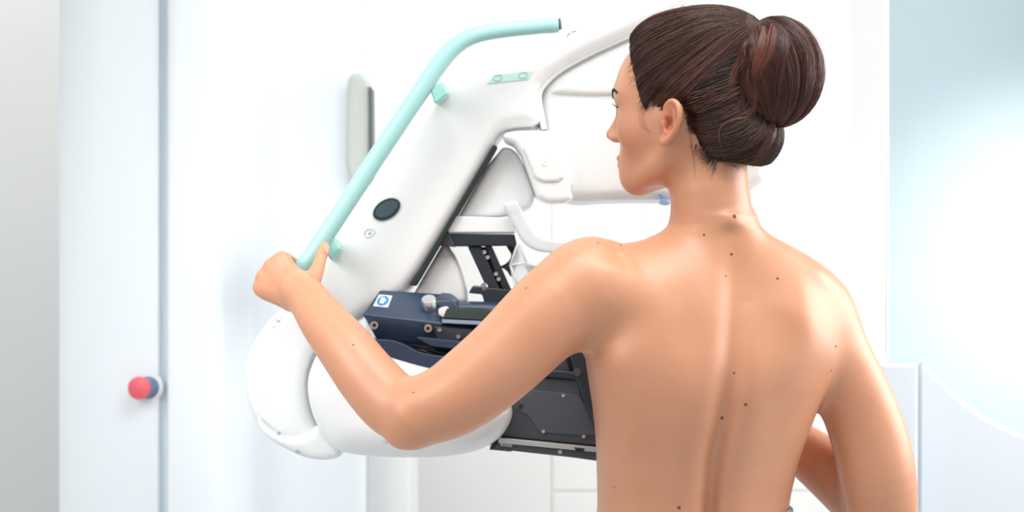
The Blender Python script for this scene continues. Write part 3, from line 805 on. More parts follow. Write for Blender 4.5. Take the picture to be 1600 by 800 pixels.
def build_arms_hands(g):
    left = [(965, 452, -0.01, 62), (922, 446, -0.035, 70), (880, 472, -0.05, 70), (846, 502, -0.06, 68.5), (793, 555, -0.072, 65.5), (740, 600, -0.08, 63), (698, 628, -0.084, 59), (648, 645, -0.082, 54)]
    g.limb(chain(left, 22), 0.029)
    fore = [(648, 647, -0.082, 52), (613, 631, -0.066, 51), (576, 592, -0.046, 48), (541, 546, -0.022, 44), (507, 504, 0.008, 38), (483, 470, 0.040, 32.5), (468, 456, 0.055, 32)]
    g.limb(chain(fore, 22), 0.006)
    g.limb(chain([(642, 664, -0.094, 30), (627, 680, -0.094, 17)], 4), 0.02)
    # left hand
    kn = [(441, 405, 0.082, 0), (424, 415, 0.086, 0), (412, 432, 0.089, 0), (407, 450, 0.090, 0)]
    K = [P(*q[:3]) for q in kn]
    pip = []; dip = []; tip = []
    for i, p in enumerate(K):
        s = (1.0, 1.05, 1.0, 0.9)[i]
        t = (p - BAR0).dot(BD)
        axp = BAR0 + BD * t; axp.y = HY
        pip.append(axp - BE * 0.0285 + Vector((0, 0.004, 0)))
        dip.append(axp - BE * 0.012 + Vector((0, 0.0228, 0)))
        tip.append(axp + BE * 0.009 * s + Vector((0, 0.0226, 0)))
    th = [(*P(480, 455, 0.062), 0.0120), (*P(490, 434, 0.080), 0.0120), (*P(496, 420, 0.094), 0.0098), (*P(501, 404, 0.104), 0.0088), (*P(505, 392, 0.108), 0.0085), (*P(508, 385, 0.110), 0.0068)]
    hand(g, P(470, 462, 0.058), K, pip, dip, tip, th, 0.0125, 0.0085, 0.012)
    g.limb([(*P(455, 470, 0.066), 0.0140), (*P(420, 456, 0.086), 0.0120)], 0.012)
    g.limb([(*P(470, 440, 0.072), 0.0135), (*P(450, 425, 0.080), 0.0120), (*P(440, 410, 0.085), 0.011)], 0.010)
    g.limb([(*P(470, 455, 0.062), 0.0150), (*P(440, 440, 0.078), 0.0125)], 0.010)
    # right arm
    right = [(1215, 470, 0.03, 52), (1263, 482, 0.048, 50), (1288, 514, 0.052, 52), (1310, 564, 0.052, 55), (1340, 632, 0.05, 58), (1360, 690, 0.048, 60), (1371, 745, 0.046, 60), (1379, 800, 0.05, 54), (1381, 822, 0.058, 46)]
    g.limb(chain(right, 24), 0.022)
    fr = [(1383, 818, 0.062, 46), (1352, 786, 0.090, 49), (1312, 748, 0.115, 47), (1262, 708, 0.142, 41), (1215, 678, 0.165, 34), (1178, 660, 0.178, 27)]
    g.limb(chain(fr, 18), 0.010)
    wr = P(1172, 658, 0.180)
    d = (P(1130, 640, 0.186) - wr).normalized(); sdir = Vector((-d.z, 0, d.x))
    K = [wr + d * 0.072 + sdir * o + Vector((0, 0.004, 0)) for o in (0.028, 0.010, -0.009, -0.026)]
    ln = (0.034, 0.038, 0.035, 0.028)
    pip = [k_ + d * l for k_, l in zip(K, ln)]
    dip = [p + d * l * 0.62 + Vector((0, -0.006, 0)) for p, l in zip(pip, ln)]
    tip = [p + d * l * 0.55 + Vector((0, -0.008, 0)) for p, l in zip(dip, ln)]
    th = [(*(wr + d * 0.012 + sdir * 0.018), 0.0115), (*(wr + d * 0.040 + sdir * 0.046), 0.0105), (*(wr + d * 0.066 + sdir * 0.060), 0.0092), (*(wr + d * 0.088 + sdir * 0.066), 0.0080)]
    hand(g, wr, K, pip, dip, tip, th, 0.0125, 0.0080, 0.012)


def spine_x(Z):
    zz = [P(0, q, -0.08).z for q in (800, 710, 656, 578, 470, 420, 340)]
    xx = [P(q, 0, -0.08).x for q in (1113, 1119, 1130, 1141, 1151, 1152, 1150)]
    return np.interp(Z, zz, xx)


def gz(Z, c, s): return np.exp(-((Z - c) / s) ** 2)


def back_relief(X, Y, Z):
    """sculpt the back: positive digs in, negative builds out"""
    dx = X - spine_x(Z)
    zpx = 400 + (CAM_Z - Z) * FPX / 2.32
    m = np.clip((0.045 - (Y - (X - 0.27) * TC[1] / TC[0])) / 0.05, 0, 1)
    A = np.interp(zpx, [300, 350, 400, 470, 560, 640, 720, 800, 860], [0, 0.0, 0.0045, 0.0075, 0.0085, 0.0100, 0.0110, 0.011, 0.011])
    W = np.interp(zpx, [350, 470, 640, 800], [0.020, 0.022, 0.018, 0.013])
    f = A * np.exp(-(dx / W) ** 2)
    E = np.interp(zpx, [380, 480, 580, 700, 800, 900], [0.0, 0.002, 0.004, 0.006, 0.007, 0.007])
    f = f - 0.55 * E * (np.exp(-((dx - 0.038) / 0.028) ** 2) + np.exp(-((dx + 0.040) / 0.030) ** 2))

    def blob(px, py, sx, sz, rot, amp):
        p = P(px, py, -0.08); c, s_ = math.cos(rot), math.sin(rot)
        ux, uz = X - p.x, Z - p.z
        return amp * np.exp(-((ux * c + uz * s_) / sx) ** 2 - ((-ux * s_ + uz * c) / sz) ** 2)
    f = f - blob(1262, 490, 0.034, 0.055, 0.25, 0.009)       # right shoulder blade
    f = f - blob(1235, 570, 0.034, 0.040, -0.5, 0.003)
    f = f + blob(1192, 500, 0.024, 0.070, 0.1, 0.0022)
    f = f - blob(1010, 470, 0.050, 0.055, -0.5, 0.0055)       # left shoulder blade, turned outward
    f = f - blob(960, 560, 0.034, 0.050, -0.2, 0.002)
    f = f + blob(1075, 520, 0.022, 0.050, 0.0, 0.003)
    f = f + blob(960, 400, 0.025, 0.012, -0.3, 0.003)
    f = f - blob(1150, 342, 0.016, 0.012, 0, 0.004)          # neck bone
    f = f - blob(1300, 432, 0.022, 0.014, -0.6, 0.003)
    return 1.5 * f * m


gx = axis_steps(-0.40, 0.61, 0.0032, [(-0.385, -0.235, 0.0016), (0.115, 0.345, 0.0013)])
gy = axis_steps(-0.20, 0.27, 0.0032, [(-0.085, 0.125, 0.0014)])
gzs = axis_steps(0.02, 1.72, 0.009, [(0.98, 1.72, 0.0032), (1.25, 1.42, 0.0018), (1.425, 1.72, 0.0013)])
G = Grid(gx, gy, gzs)
G.add(lambda X, Y, Z: torso(X, Y, Z), (0.0, -0.19, 0.66), (0.6, 0.26, 1.46))
# shoulders, neck
G.limb(chain([(1085, 405, 0.02, 52), (1020, 425, 0.0, 50), (965, 448, -0.015, 56), (925, 446, -0.03, 66)], 10), 0.05)
G.limb(chain([(1150, 405, 0.02, 50), (1205, 432, 0.03, 44), (1245, 460, 0.04, 44), (1270, 482, 0.048, 46)], 10), 0.05)
build_arms_hands(G)
build_head(G)
G.limb(chain([(1122, 400, 0.020, 68), (1115, 350, 0.014, 64), (1110, 310, 0.010, 62), (1108, 275, 0.012, 60), (1106, 235, 0.012, 60)], 10), 0.022)


def legs(g, grow=0.0, feet=True):
    for s, off in ((-1, -0.088), (1, 0.088)):
        x0 = 0.275 + off * TC[0]; y0 = 0.02 + off * TC[1]
        pts = [(x0, y0, 0.86, 0.088 + grow), (x0, y0, 0.70, 0.082 + grow), (x0, y0, 0.48, 0.058 + grow), (x0, y0 + 0.004, 0.36, 0.055 + grow), (x0, y0 + 0.012, 0.20, 0.042 + grow), (x0, y0 + 0.012, 0.085, 0.036 + grow)]
        g.limb(spline(pts, 16), 0.03)
        if feet:
            fx, fy = -TC[1], TC[0]
            g.limb([(x0, y0 + 0.012, 0.062, 0.036), (x0 + fx * 0.07, y0 + fy * 0.07, 0.050, 0.032), (x0 + fx * 0.15, y0 + fy * 0.15, 0.042, 0.022)], 0.02)


legs(G)
G.displace(back_relief, (0.0, -0.2, 0.98), (0.56, 0.09, 1.45))
me = G.mesh('body', 3)

# --- skin
skin = bpy.data.materials.new('skin'); skin.use_nodes = True
nt = skin.node_tree; b = nt.nodes['Principled BSDF']; L = nt.links.new
tc = nt.nodes.new('ShaderNodeTexCoord')
n1 = nt.nodes.new('ShaderNodeTexNoise'); n1.inputs['Scale'].default_value = 14; n1.inputs['Detail'].default_value = 5
n2 = nt.nodes.new('ShaderNodeTexNoise'); n2.inputs['Scale'].default_value = 420; n2.inputs['Detail'].default_value = 3
n3 = nt.nodes.new('ShaderNodeTexNoise'); n3.inputs['Scale'].default_value = 900; n3.inputs['Detail'].default_value = 2
for n in (n1, n2, n3): L(tc.outputs['Object'], n.inputs['Vector'])
mx = nt.nodes.new('ShaderNodeMix'); mx.data_type = 'RGBA'
mx.inputs['A'].default_value = (0.635, 0.275, 0.148, 1); mx.inputs['B'].default_value = (0.725, 0.365, 0.215, 1)
L(n1.outputs['Fac'], mx.inputs['Factor'])
mf = nt.nodes.new('ShaderNodeMix'); mf.data_type = 'RGBA'; mf.blend_type = 'MULTIPLY'; mf.inputs['Factor'].default_value = 0.10
cr = nt.nodes.new('ShaderNodeValToRGB'); cr.color_ramp.elements[0].position = 0.36; cr.color_ramp.elements[0].color = (0.72, 0.60, 0.52, 1); cr.color_ramp.elements[1].position = 0.46
L(n2.outputs['Fac'], cr.inputs['Fac']); L(mx.outputs['Result'], mf.inputs['A']); L(cr.outputs['Color'], mf.inputs['B'])
at = nt.nodes.new('ShaderNodeAttribute'); at.attribute_name = 'tint'
ml = nt.nodes.new('ShaderNodeMix'); ml.data_type = 'RGBA'; ml.blend_type = 'MULTIPLY'; ml.inputs['Factor'].default_value = 1.0
L(mf.outputs['Result'], ml.inputs['A']); L(at.outputs['Color'], ml.inputs['B']); L(ml.outputs['Result'], b.inputs['Base Color'])
b.inputs['Roughness'].default_value = 0.40; b.inputs['Specular IOR Level'].default_value = 0.6
b.inputs['Coat Weight'].default_value = 0.10; b.inputs['Coat Roughness'].default_value = 0.48; b.inputs['Coat IOR'].default_value = 1.5
b.inputs['Subsurface Weight'].default_value = 0.18; b.inputs['Subsurface Scale'].default_value = 0.008
b.inputs['Subsurface Radius'].default_value = (1.0, 0.35, 0.2)
bp = nt.nodes.new('ShaderNodeBump'); bp.inputs['Strength'].default_value = 0.10; bp.inputs['Distance'].default_value = 0.0006
L(n3.outputs['Fac'], bp.inputs['Height']); L(bp.outputs['Normal'], b.inputs['Normal'])

V = G.V
tint = np.ones((len(V), 4), np.float32)
f_, l_, u_ = head_coords(V[:, 0], V[:, 1], V[:, 2])
lip = np.exp(-(l_ / 0.021) ** 4) * np.exp(-((u_ + 0.0492) / 0.0092) ** 4) * (f_ > 0.077)
blush = 0.55 * np.exp(-((f_ - 0.06) / 0.03) ** 2 - ((np.abs(l_) - 0.048) / 0.03) ** 2 - ((u_ + 0.02) / 0.028) ** 2)
ear = np.exp(-((f_ + 0.010) / 0.022) ** 4 - ((np.abs(l_) - 0.084) / 0.012) ** 4 - (u_ / 0.034) ** 4)
for c, (a, bb, e) in enumerate(((0.86, 1.0, 0.97), (0.52, 0.80, 0.74), (0.62, 0.80, 0.70))):
    tint[:, c] = (1 + (a - 1) * lip) * (1 + (bb - 1) * blush) * (1 + (e - 1) * ear)
ca = me.color_attributes.new('tint', 'FLOAT_COLOR', 'POINT'); ca.data.foreach_set('color', tint.ravel())
bvh = BVHTree.FromPolygons([tuple(v) for v in V], [tuple(int(i) for i in q_) for q_ in G.Q])
BV = V.copy()
body = finish('body', me, skin, person)
del G


def hit(px, py, tree=None):
    o = Vector((0, CAM_Y, CAM_Z)); d = (P(px, py, 0) - o).normalized()
    return (tree or bvh).ray_cast(o, d)


# --- moles
MOLE = mat('mole_brown', (0.17, 0.07, 0.045), 0.5, noise=0.1, nscale=500)
for px, py, r in ((1148, 338, 3.4), (1215, 435, 2.3), (1100, 367, 2.0), (1143, 397, 2.4), (1165, 632, 2.8), (1128, 653, 3.0), (1147, 583, 1.8), (1061, 793, 2.9), (960, 762, 1.4), (970, 383, 2.0), (934, 380, 1.5), (1306, 541, 2.0), (1299, 579, 1.6), (822, 450, 1.6), (1134, 431, 1.4), (646, 613, 1.5), (552, 539, 1.6)):
    loc, nor, _, _ = hit(px, py)
    if loc is None: continue
    r = R(r, loc.y)
    q = nor.to_track_quat('Z', 'Y')
    prof = [(1.0, -0.25), (0.92, 0.12), (0.6, 0.32), (0.02, 0.40)]
    lathe('mole', [(a * r, h * r) for a, h in prof], loc, nor, MOLE, body, 14)

# --- eyes, brows, lashes
EYEW = mat('eye_white', (0.80, 0.80, 0.80), 0.15); IRIS = mat('eye_iris', (0.06, 0.09, 0.12), 0.1); LASH = mat('dark_brow_hair', (0.030, 0.018, 0.014), 0.5)
for s in (1, -1):
    c = H(0.0685, 0.031 * s, 0.0190)
    ax = Vector((HF[0], HF[1], 0.02)) + Vector((HL[0], HL[1], 0)) * 0.1 * s
    R_ = 0.0138
    e = lathe('eye', [(max(0.0001, R_ * math.sin(t)), -R_ * math.cos(t)) for t in np.linspace(0.05, math.pi - 0.001, 20)], c, ax, EYEW, body, 28)
    lathe('iris', [(max(0.0001, 0.0060 * k), math.sqrt(R_ ** 2 - (0.0060 * k) ** 2) + 0.0004) for k in (1, 0.7, 0.35, 0)], c, ax, IRIS, e, 24)
    vs = []; fs = []
    for t in np.linspace(0.05, 0.98, 26):
        a = spline([(0.082, 0.018 * s, 0.0195), (0.0845, 0.030 * s, 0.0245), (0.076, 0.0435 * s, 0.0215)], 50)[int(t * 49)]
        tipd = np.array([0.0085, 0.0045 * s * (t * 1.8 - 0.3), 0.003])
        V_, F_ = tube_geo([H(*(a + tipd * q_ + np.array([0, 0, 0.003 * q_ * q_]))) for q_ in (0, 0.35, 0.7, 1)], [0.0006, 0.0005, 0.0004, 0.0001], 4)
        fs += [tuple(i + len(vs) for i in f) for f in F_]; vs += [tuple(v) for v in V_]
    finish('eyelashes', mesh('eyelashes', vs, fs), LASH, body)
    vs = []; fs = []
    for t in RNG.uniform(0, 1, 170):
        a = spline([(0.089, 0.014 * s, 0.041), (0.086, 0.028 * s, 0.0455), (0.077, 0.040 * s, 0.0455), (0.069, 0.047 * s, 0.041)], 60)[int(t * 59)]
        a = a + RNG.normal(0, 1, 3) * np.array([0, 0.0006, 0.0016 * (1.1 - t)])
        p = H(*a); q_ = bvh.find_nearest(p); nn = q_[1]
        dr = (H(a[0] - 0.006 * t, a[1] + 0.006 * s, a[2] + 0.003 * (0.7 - t)) - p).normalized()
        base = q_[0]
        V_, F_ = tube_geo([base + nn * 0.0002, base + dr * 0.0025 + nn * 0.0007, base + dr * 0.005 + nn * 0.0005], [0.00045, 0.0004, 0.0001], 4)
        fs += [tuple(i + len(vs) for i in f) for f in F_]; vs += [tuple(v) for v in V_]
    finish('eyebrow', mesh('eyebrow', vs, fs), LASH, body)
# thumb nail
NAIL = mat('nail', (0.72, 0.42, 0.36), 0.25)
loc, nor, _, _ = hit(508, 388)
if loc is not None:
    tdir = (P(509, 379, 0.11) - P(503, 398, 0.106)).normalized()
    sd = tdir.cross(nor).normalized()
    g0 = loc + sd * 0.0035 * (1 if (sd.x > 0) else -1)
    v = []; f = []
    for i in range(7):
        for j in range(7):
            uu, ww = (i / 6 - 0.5), (j / 6)
            half = 0.0042 * (1 - 0.35 * (2 * ww - 1) ** 4)
            pt = g0 + sd * uu * 2 * half + tdir * (ww * 0.0115 - 0.005)
            r0 = bvh.find_nearest(pt); v.append(r0[0] + r0[1] * 0.0005)
    f = [(i * 7 + j, i * 7 + j + 1, (i + 1) * 7 + j + 1, (i + 1) * 7 + j) for i in range(6) for j in range(6)]
    finish('thumb_nail', mesh('thumb_nail', v, f), NAIL, body)

# --- hair
HAIRLINE = [(0.078, 0.112), (0.068, 0.094), (0.057, 0.070), (0.050, 0.046), (0.045, 0.022), (0.036, 0.004), (0.024, -0.006), (0.017, 0.000), (0.012, 0.020), (0.000, 0.033), (-0.016, 0.027), (-0.027, 0.006), (-0.027, -0.020), (-0.031, -0.042), (-0.053, -0.059), (-0.14, -0.075), (-0.3, 0.0), (-0.3, 0.3), (0.078, 0.3)]
HC = (-0.010, 0.0, 0.045)
hg = Grid(axis_steps(0.10, 0.46, 0.002), axis_steps(-0.13, 0.15, 0.002), axis_steps(1.42, 1.73, 0.002))


def hair_field(f, l, u):
    a = ell((-0.014, 0, 0.052), (0.101, 0.079, 0.098))(f, l, u)
    a = smin(a, ell((0.020, 0, 0.060), (0.063, 0.068, 0.086))(f, l, u), 0.03)
    a = smin(a, ell((-0.078, 0, -0.016), (0.058, 0.058, 0.052))(f, l, u), 0.030)
    a = smin(a, ell((-0.050, 0, 0.108), (0.066, 0.060, 0.044))(f, l, u), 0.03)
    return a


def hair_full(X, Y, Z):
    f, l, u = head_coords(X, Y, Z)
    f, l, u = np.broadcast_arrays(f, l, u)
    return smax(hair_field(f, l, u), poly_sd(HAIRLINE, f[:, :, :], u) + 0.011, 0.010)


hg.add(hair_full, (0.1, -0.13, 1.42), (0.46, 0.15, 1.73))


def hair_material(name, dark, red, spec_shift=0.0):
    m = bpy.data.materials.new(name); m.use_nodes = True
    nt = m.node_tree; b = nt.nodes['Principled BSDF']
    a = nt.nodes.new('ShaderNodeAttribute'); a.attribute_name = 'strand'
    mx = nt.nodes.new('ShaderNodeMix'); mx.data_type = 'RGBA'
    mx.inputs['A'].default_value = (*dark, 1); mx.inputs['B'].default_value = (*red, 1)
    nt.links.new(a.outputs['Fac'], mx.inputs['Factor']); nt.links.new(mx.outputs['Result'], b.inputs['Base Color'])
    b.inputs['Roughness'].default_value = 0.33; b.inputs['Specular IOR Level'].default_value = 0.5
    return m


HAIR = hair_material('brown_hair', (0.020, 0.012, 0.010), (0.20, 0.082, 0.052))
BUNM = hair_material('auburn_hair', (0.022, 0.009, 0.008), (0.22, 0.070, 0.046))
me = hg.mesh('hair', 2)
aa = me.attributes.new('strand', 'FLOAT', 'POINT'); aa.data.foreach_set('value', np.full(len(me.vertices), 0.02, np.float32))
HAIRV, HAIRQ = hg.V.copy(), hg.Q.copy()
hair = finish('hair', me, HAIR, person, label='dark brown hair combed back to a bun')


def strand_mesh(name, paths, radii, val, m, parent, sides=3, label=None):
    """paths (n, k, 3) in world space; thin tapering tubes in one mesh"""
    paths = np.asarray(paths); n, k, _ = paths.shape
    T = np.gradient(paths, axis=1); T /= np.linalg.norm(T, axis=2, keepdims=True) + 1e-12
    ref = RNG.normal(size=(n, 1, 3)); N = np.cross(T, ref); N /= np.linalg.norm(N, axis=2, keepdims=True) + 1e-12
    B = np.cross(T, N)
    a = np.linspace(0, 2 * np.pi, sides, endpoint=False)
    rr = np.broadcast_to(np.asarray(radii)[..., None, None] if np.ndim(radii) == 2 else np.asarray(radii)[None, :, None, None], (n, k, 1, 1))
    Vv = paths[:, :, None] + rr * (np.cos(a)[None, None, :, None] * N[:, :, None] + np.sin(a)[None, None, :, None] * B[:, :, None])
    base = (np.arange(n) * k * sides)[:, None, None]
    ii = (np.arange(k - 1) * sides)[None, :, None]; jj = np.arange(sides)[None, None, :]; j2 = (jj + 1) % sides
    F = np.stack([base + ii + jj, base + ii + j2, base + ii + sides + j2, base + ii + sides + jj], -1).reshape(-1, 4)
    me = np_mesh(name, Vv.reshape(-1, 3), F)
    at = me.attributes.new('strand', 'FLOAT', 'POINT')
    at.data.foreach_set('value', np.repeat(np.asarray(val, np.float32), k * sides))
    return finish(name, me, m, parent, label=label)


head_tree_v = np.vstack([HAIRV, BV[BV[:, 2] > 1.40]])
hair_bvh = BVHTree.FromPolygons([tuple(v) for v in HAIRV], [tuple(int(i) for i in q_) for q_ in HAIRQ])
HCW = H(*HC)


def head_radius(D):
    """outermost skin-or-hair surface along unit head directions D (n,3 as f,l,u)"""
    lo = np.full(len(D), 0.03); hi = np.full(len(D), 0.22)
    for _ in range(22):
        mid = (lo + hi) / 2
        p = np.array(HC) + D * mid[:, None]
        hf = smax(hair_field(p[:, 0], p[:, 1], p[:, 2]), poly_sd(HAIRLINE, p[:, 0], p[:, 2]) + 0.011, 0.010)
        sk = np.minimum(ell((-0.010, 0, 0.050), (0.096, 0.074, 0.088))(*p.T), smin(ell((0.036, 0, 0.030), (0.058, 0.061, 0.078))(*p.T), ell((0.034, 0, -0.040), (0.050, 0.049, 0.048))(*p.T), 0.03))
        sk = smin(sk, np.maximum(np.sqrt((p[:, 0] + 0.020) ** 2 + p[:, 1] ** 2) - 0.054, p[:, 2] + 0.03), 0.02)
        inside = np.minimum(hf, sk) < 0
        lo = np.where(inside, mid, lo); hi = np.where(inside, hi, mid)
    return (lo + hi) / 2


def unit(a): return a / (np.linalg.norm(a, axis=-1, keepdims=True) + 1e-12)


def comb(starts, ends, k, lift, wob, belly=None, root=False):
    """great-circle strands over the head from start to end directions"""
    D0 = unit(starts - np.array(HC)); D1 = unit(ends - np.array(HC))
    t = np.linspace(0, 1, k)[None, :, None]
    om = np.arccos(np.clip((D0 * D1).sum(1), -1, 1))[:, None, None] + 1e-6
    D = (np.sin((1 - t) * om) * D0[:, None] + np.sin(t * om) * D1[:, None]) / np.sin(om)
    n = len(starts)
    ph = RNG.uniform(0, 6.28, (n, 1)); fr = RNG.uniform(2, 6, (n, 1)); tt = np.linspace(0, 1, k)[None]
    D[:, :, 2] += wob * np.sin(ph + fr * tt) * np.sin(np.pi * tt)
    D[:, :, 1] += wob * np.cos(ph * 1.7 + fr * tt) * np.sin(np.pi * tt)
    if belly is not None: D[:, :, 2] += belly[:, None] * np.sin(np.pi * tt)
    D = unit(D)
    Rr = head_radius(D.reshape(-1, 3)).reshape(n, k)
    env = np.minimum(1, np.linspace(0, 1, k) * 6 + 0.05)[None]
    Rr = Rr + lift[:, None] * env
    p = np.array(HC) + D * Rr[..., None]
    Wd = np.stack([HO.x + p[..., 0] * HF[0] + p[..., 1] * HL[0], HO.y + p[..., 0] * HF[1] + p[..., 1] * HL[1], HO.z + p[..., 2]], -1)
    # keep the roots above the skin
    for i in range(n if root else 0):
        for j in range(int(k * 0.45)):
            if Wd[i, j, 2] > HO.z + 0.07: continue
            c, nn, _, _ = bvh.find_nearest(Vector(Wd[i, j]), 0.02)
            if c is not None:
                hgt = (Vector(Wd[i, j]) - c).dot(nn)
                want = 0.0006 + 0.3 * lift[i] * min(1.0, j / 3)
                if -0.006 < hgt < want: Wd[i, j] = np.array(c + nn * want)
    return Wd


HLP = np.array(HAIRLINE[:15])
seg = np.linalg.norm(np.diff(HLP, axis=0), axis=1); cum = np.r_[0, np.cumsum(seg)] / seg.sum()
LW = np.array([0.012, 0.034, 0.048, 0.058, 0.064, 0.068, 0.070, 0.071, 0.073, 0.076, 0.076, 0.072, 0.066, 0.058, 0.030])


def hairline_starts(n, lo=0.0, hi=1.0, jit=0.006):
    s = RNG.uniform(lo, hi, n)
    f = np.interp(s, cum, HLP[:, 0]); u = np.interp(s, cum, HLP[:, 1]); l = np.interp(s, cum, LW)
    sg = np.where(RNG.random(n) < 0.68, 1, -1)
    inn = RNG.random(n) ** 2 * 0.022
    jit = np.where(s > 0.5, 0.0028, jit)
    f = f + RNG.normal(0, 1, n) * jit - inn * (s < 0.45); u = u + RNG.normal(0, 1, n) * jit * 0.7 + inn * (s > 0.4)
    return s, np.stack([f, l * sg, u], 1)


def bun_base(s, sg, n):
    """where on the rim of the bun a strand from hairline position s arrives"""
    ang = np.interp(s, [0, 0.25, 0.5, 0.72, 1.0], [1.35, 0.95, 0.45, -0.35, -1.35]) + RNG.normal(0, 0.12, n)
    return np.stack([-0.098 + 0.012 * np.sin(ang), sg * np.abs(np.cos(ang)) * 0.046, 0.072 + 0.062 * np.sin(ang)], 1)


n = 3400
s, st = hairline_starts(n)
en = bun_base(s, np.sign(st[:, 1]), n)
# over the crown: centre-line strands
lift = RNG.uniform(0.0002, 0.0030, n)
clump = np.floor(s * 46)
cl_off = RNG.normal(0, 1, 60)[clump.astype(int)]
cl_f = RNG.normal(0, 1, 400)[(s * 190).astype(int)]
lift = lift + 0.0010 * (cl_off + 1) + 0.0008 * cl_f.clip(-0.5, 2)
val = np.clip(0.12 + 0.10 * cl_off + 0.16 * cl_f + RNG.normal(0, 0.10, n) + 0.12 * (s > 0.2) * (s < 0.5), 0, 1)
pths = comb(st, en, 22, lift, 0.012)
wr_ = 0.00038 * np.interp(np.linspace(0, 1, 22), [0, 0.15, 0.8, 1], [0.2, 1, 1, 0.6])
strand_mesh('combed_strands', pths, wr_, val, HAIR, hair)
# fill inside the cap so that the scalp shell never shows bare
n = 3600
ff_ = RNG.uniform(-0.138, 0.070, n); uu_ = RNG.uniform(-0.06, 0.15, n)
keepm = poly_sd(HAIRLINE, ff_, uu_) < -0.004
ff_, uu_ = ff_[keepm], uu_[keepm]; n = len(ff_)
sg = np.where(RNG.random(n) < 0.65, 1, -1)
st = np.stack([ff_, sg * RNG.uniform(0.015, 0.08, n), uu_], 1)
ok_ = (st[:, 2] > -0.02) | (np.hypot(st[:, 0] + 0.02, st[:, 1]) > 0.058)
st, sg = st[ok_], sg[ok_]; n = len(st)
sa = np.clip(np.interp(np.arctan2(st[:, 2] - 0.05, st[:, 0] + 0.05), [-2.6, -1.6, -0.6, 0.2, 1.2], [1.0, 0.85, 0.5, 0.35, 0.02]), 0, 1)
en = bun_base(sa, sg, n)
cl2 = RNG.normal(0, 1, 60)[(sa * 50).astype(int)]
pths = comb(st, en, 16, RNG.uniform(0.0006, 0.0030, n) + 0.0006 * (cl2 + 1), 0.010)
strand_mesh('combed_strands', pths, 0.00042 * np.interp(np.linspace(0, 1, 16), [0, 0.15, 0.85, 1], [0.2, 1, 1, 0.6]), np.clip(0.12 + 0.14 * cl2 + RNG.normal(0, 0.14, n), 0, 1), HAIR, hair)

# dense strands behind the ear
n = 1300
s, st = hairline_starts(n, 0.64, 0.90, 0.002)
inn = RNG.random(n) * 0.02
st[:, 0] -= inn * 0.8; st[:, 2] += inn * 0.5
en = bun_base(s, np.sign(st[:, 1]), n)
clb = RNG.normal(0, 1, 200)[(s * 190).astype(int)]
strand_mesh('combed_strands', comb(st, en, 18, RNG.uniform(0.0004, 0.0024, n) + 0.0005 * (clb + 1), 0.010, root=True), 0.00036 * np.interp(np.linspace(0, 1, 18), [0, 0.2, 0.85, 1], [0.2, 1, 1, 0.6]), np.clip(0.12 + 0.12 * clb + RNG.normal(0, 0.10, n), 0, 1), HAIR, hair)
# flyaway hairs standing off the crown
n = 150
s, st = hairline_starts(n, 0.0, 0.6, 0.004)
en = bun_base(s, np.sign(st[:, 1]), n)
strand_mesh('flyaway_hairs', comb(st, en, 24, RNG.uniform(0.003, 0.0062, n), 0.03), 0.00014 * np.interp(np.linspace(0, 1, 24), [0, 0.2, 0.8, 1], [0.6, 1, 1, 0.3]), np.clip(RNG.normal(0.4, 0.15, n), 0, 1), HAIR, hair)
# nape strands sweeping up the back of the head
n = 1500
fs_ = RNG.uniform(-0.136, -0.030, n)
st = np.stack([fs_, RNG.uniform(-0.045, 0.066, n), np.interp(fs_, [-0.136, -0.10, -0.06, -0.03], [-0.045, -0.070, -0.062, -0.030]) + RNG.normal(0, 0.004, n)], 1)
ok_ = np.hypot(st[:, 0] + 0.02, st[:, 1]) > 0.058
st, fs_ = st[ok_], fs_[ok_]; n = len(fs_)
cl3 = RNG.normal(0, 1, 80)[((fs_ + 0.14) / 0.112 * 78).astype(int)]
en = np.stack([-0.118 + RNG.normal(0, 0.006, n), st[:, 1] * 0.55 + RNG.normal(0, 0.005, n), 0.010 + RNG.normal(0, 0.006, n)], 1)
strand_mesh('nape_strands', comb(st, en, 16, RNG.uniform(0.0006, 0.0030, n) + 0.0006 * (cl3 + 1), 0.012), 0.00040 * np.interp(np.linspace(0, 1, 16), [0, 0.2, 0.85, 1], [0.15, 1, 1, 0.6]), np.clip(0.16 + 0.14 * cl3 + RNG.normal(0, 0.12, n), 0, 1), HAIR, hair)
# fine short hairs along the front hairline
n = 900
s, st = hairline_starts(n, 0.0, 0.52, 0.002)
en = bun_base(s, np.sign(st[:, 1]), n)
full = comb(st + np.stack([RNG.uniform(0, 0.006, n), np.zeros(n), -RNG.uniform(0, 0.004, n)], 1), en, 60, RNG.uniform(0.0005, 0.0022, n), 0.014)[:, :14]
strand_mesh('baby_hairs', full, 0.00022 * np.interp(np.linspace(0, 1, 14), [0, 0.3, 0.8, 1], [0.15, 1, 1, 0.3]), np.clip(0.25 + RNG.normal(0, 0.12, n), 0, 1), HAIR, hair)

# --- bun
BC = np.array([-0.136, 0.0, 0.066]); BR = np.array([0.061, 0.064, 0.073])
pA = unit(np.array([0.55, 0.10, 0.86])); pB = unit(np.array([0.12, 0.05, -1.0]))
nx_ = unit(pA - pB); e1 = unit(np.cross(nx_, [0, 1.0, 0])); e2 = np.cross(nx_, e1)
RIDGE = RNG.uniform(-1, 1, 64)


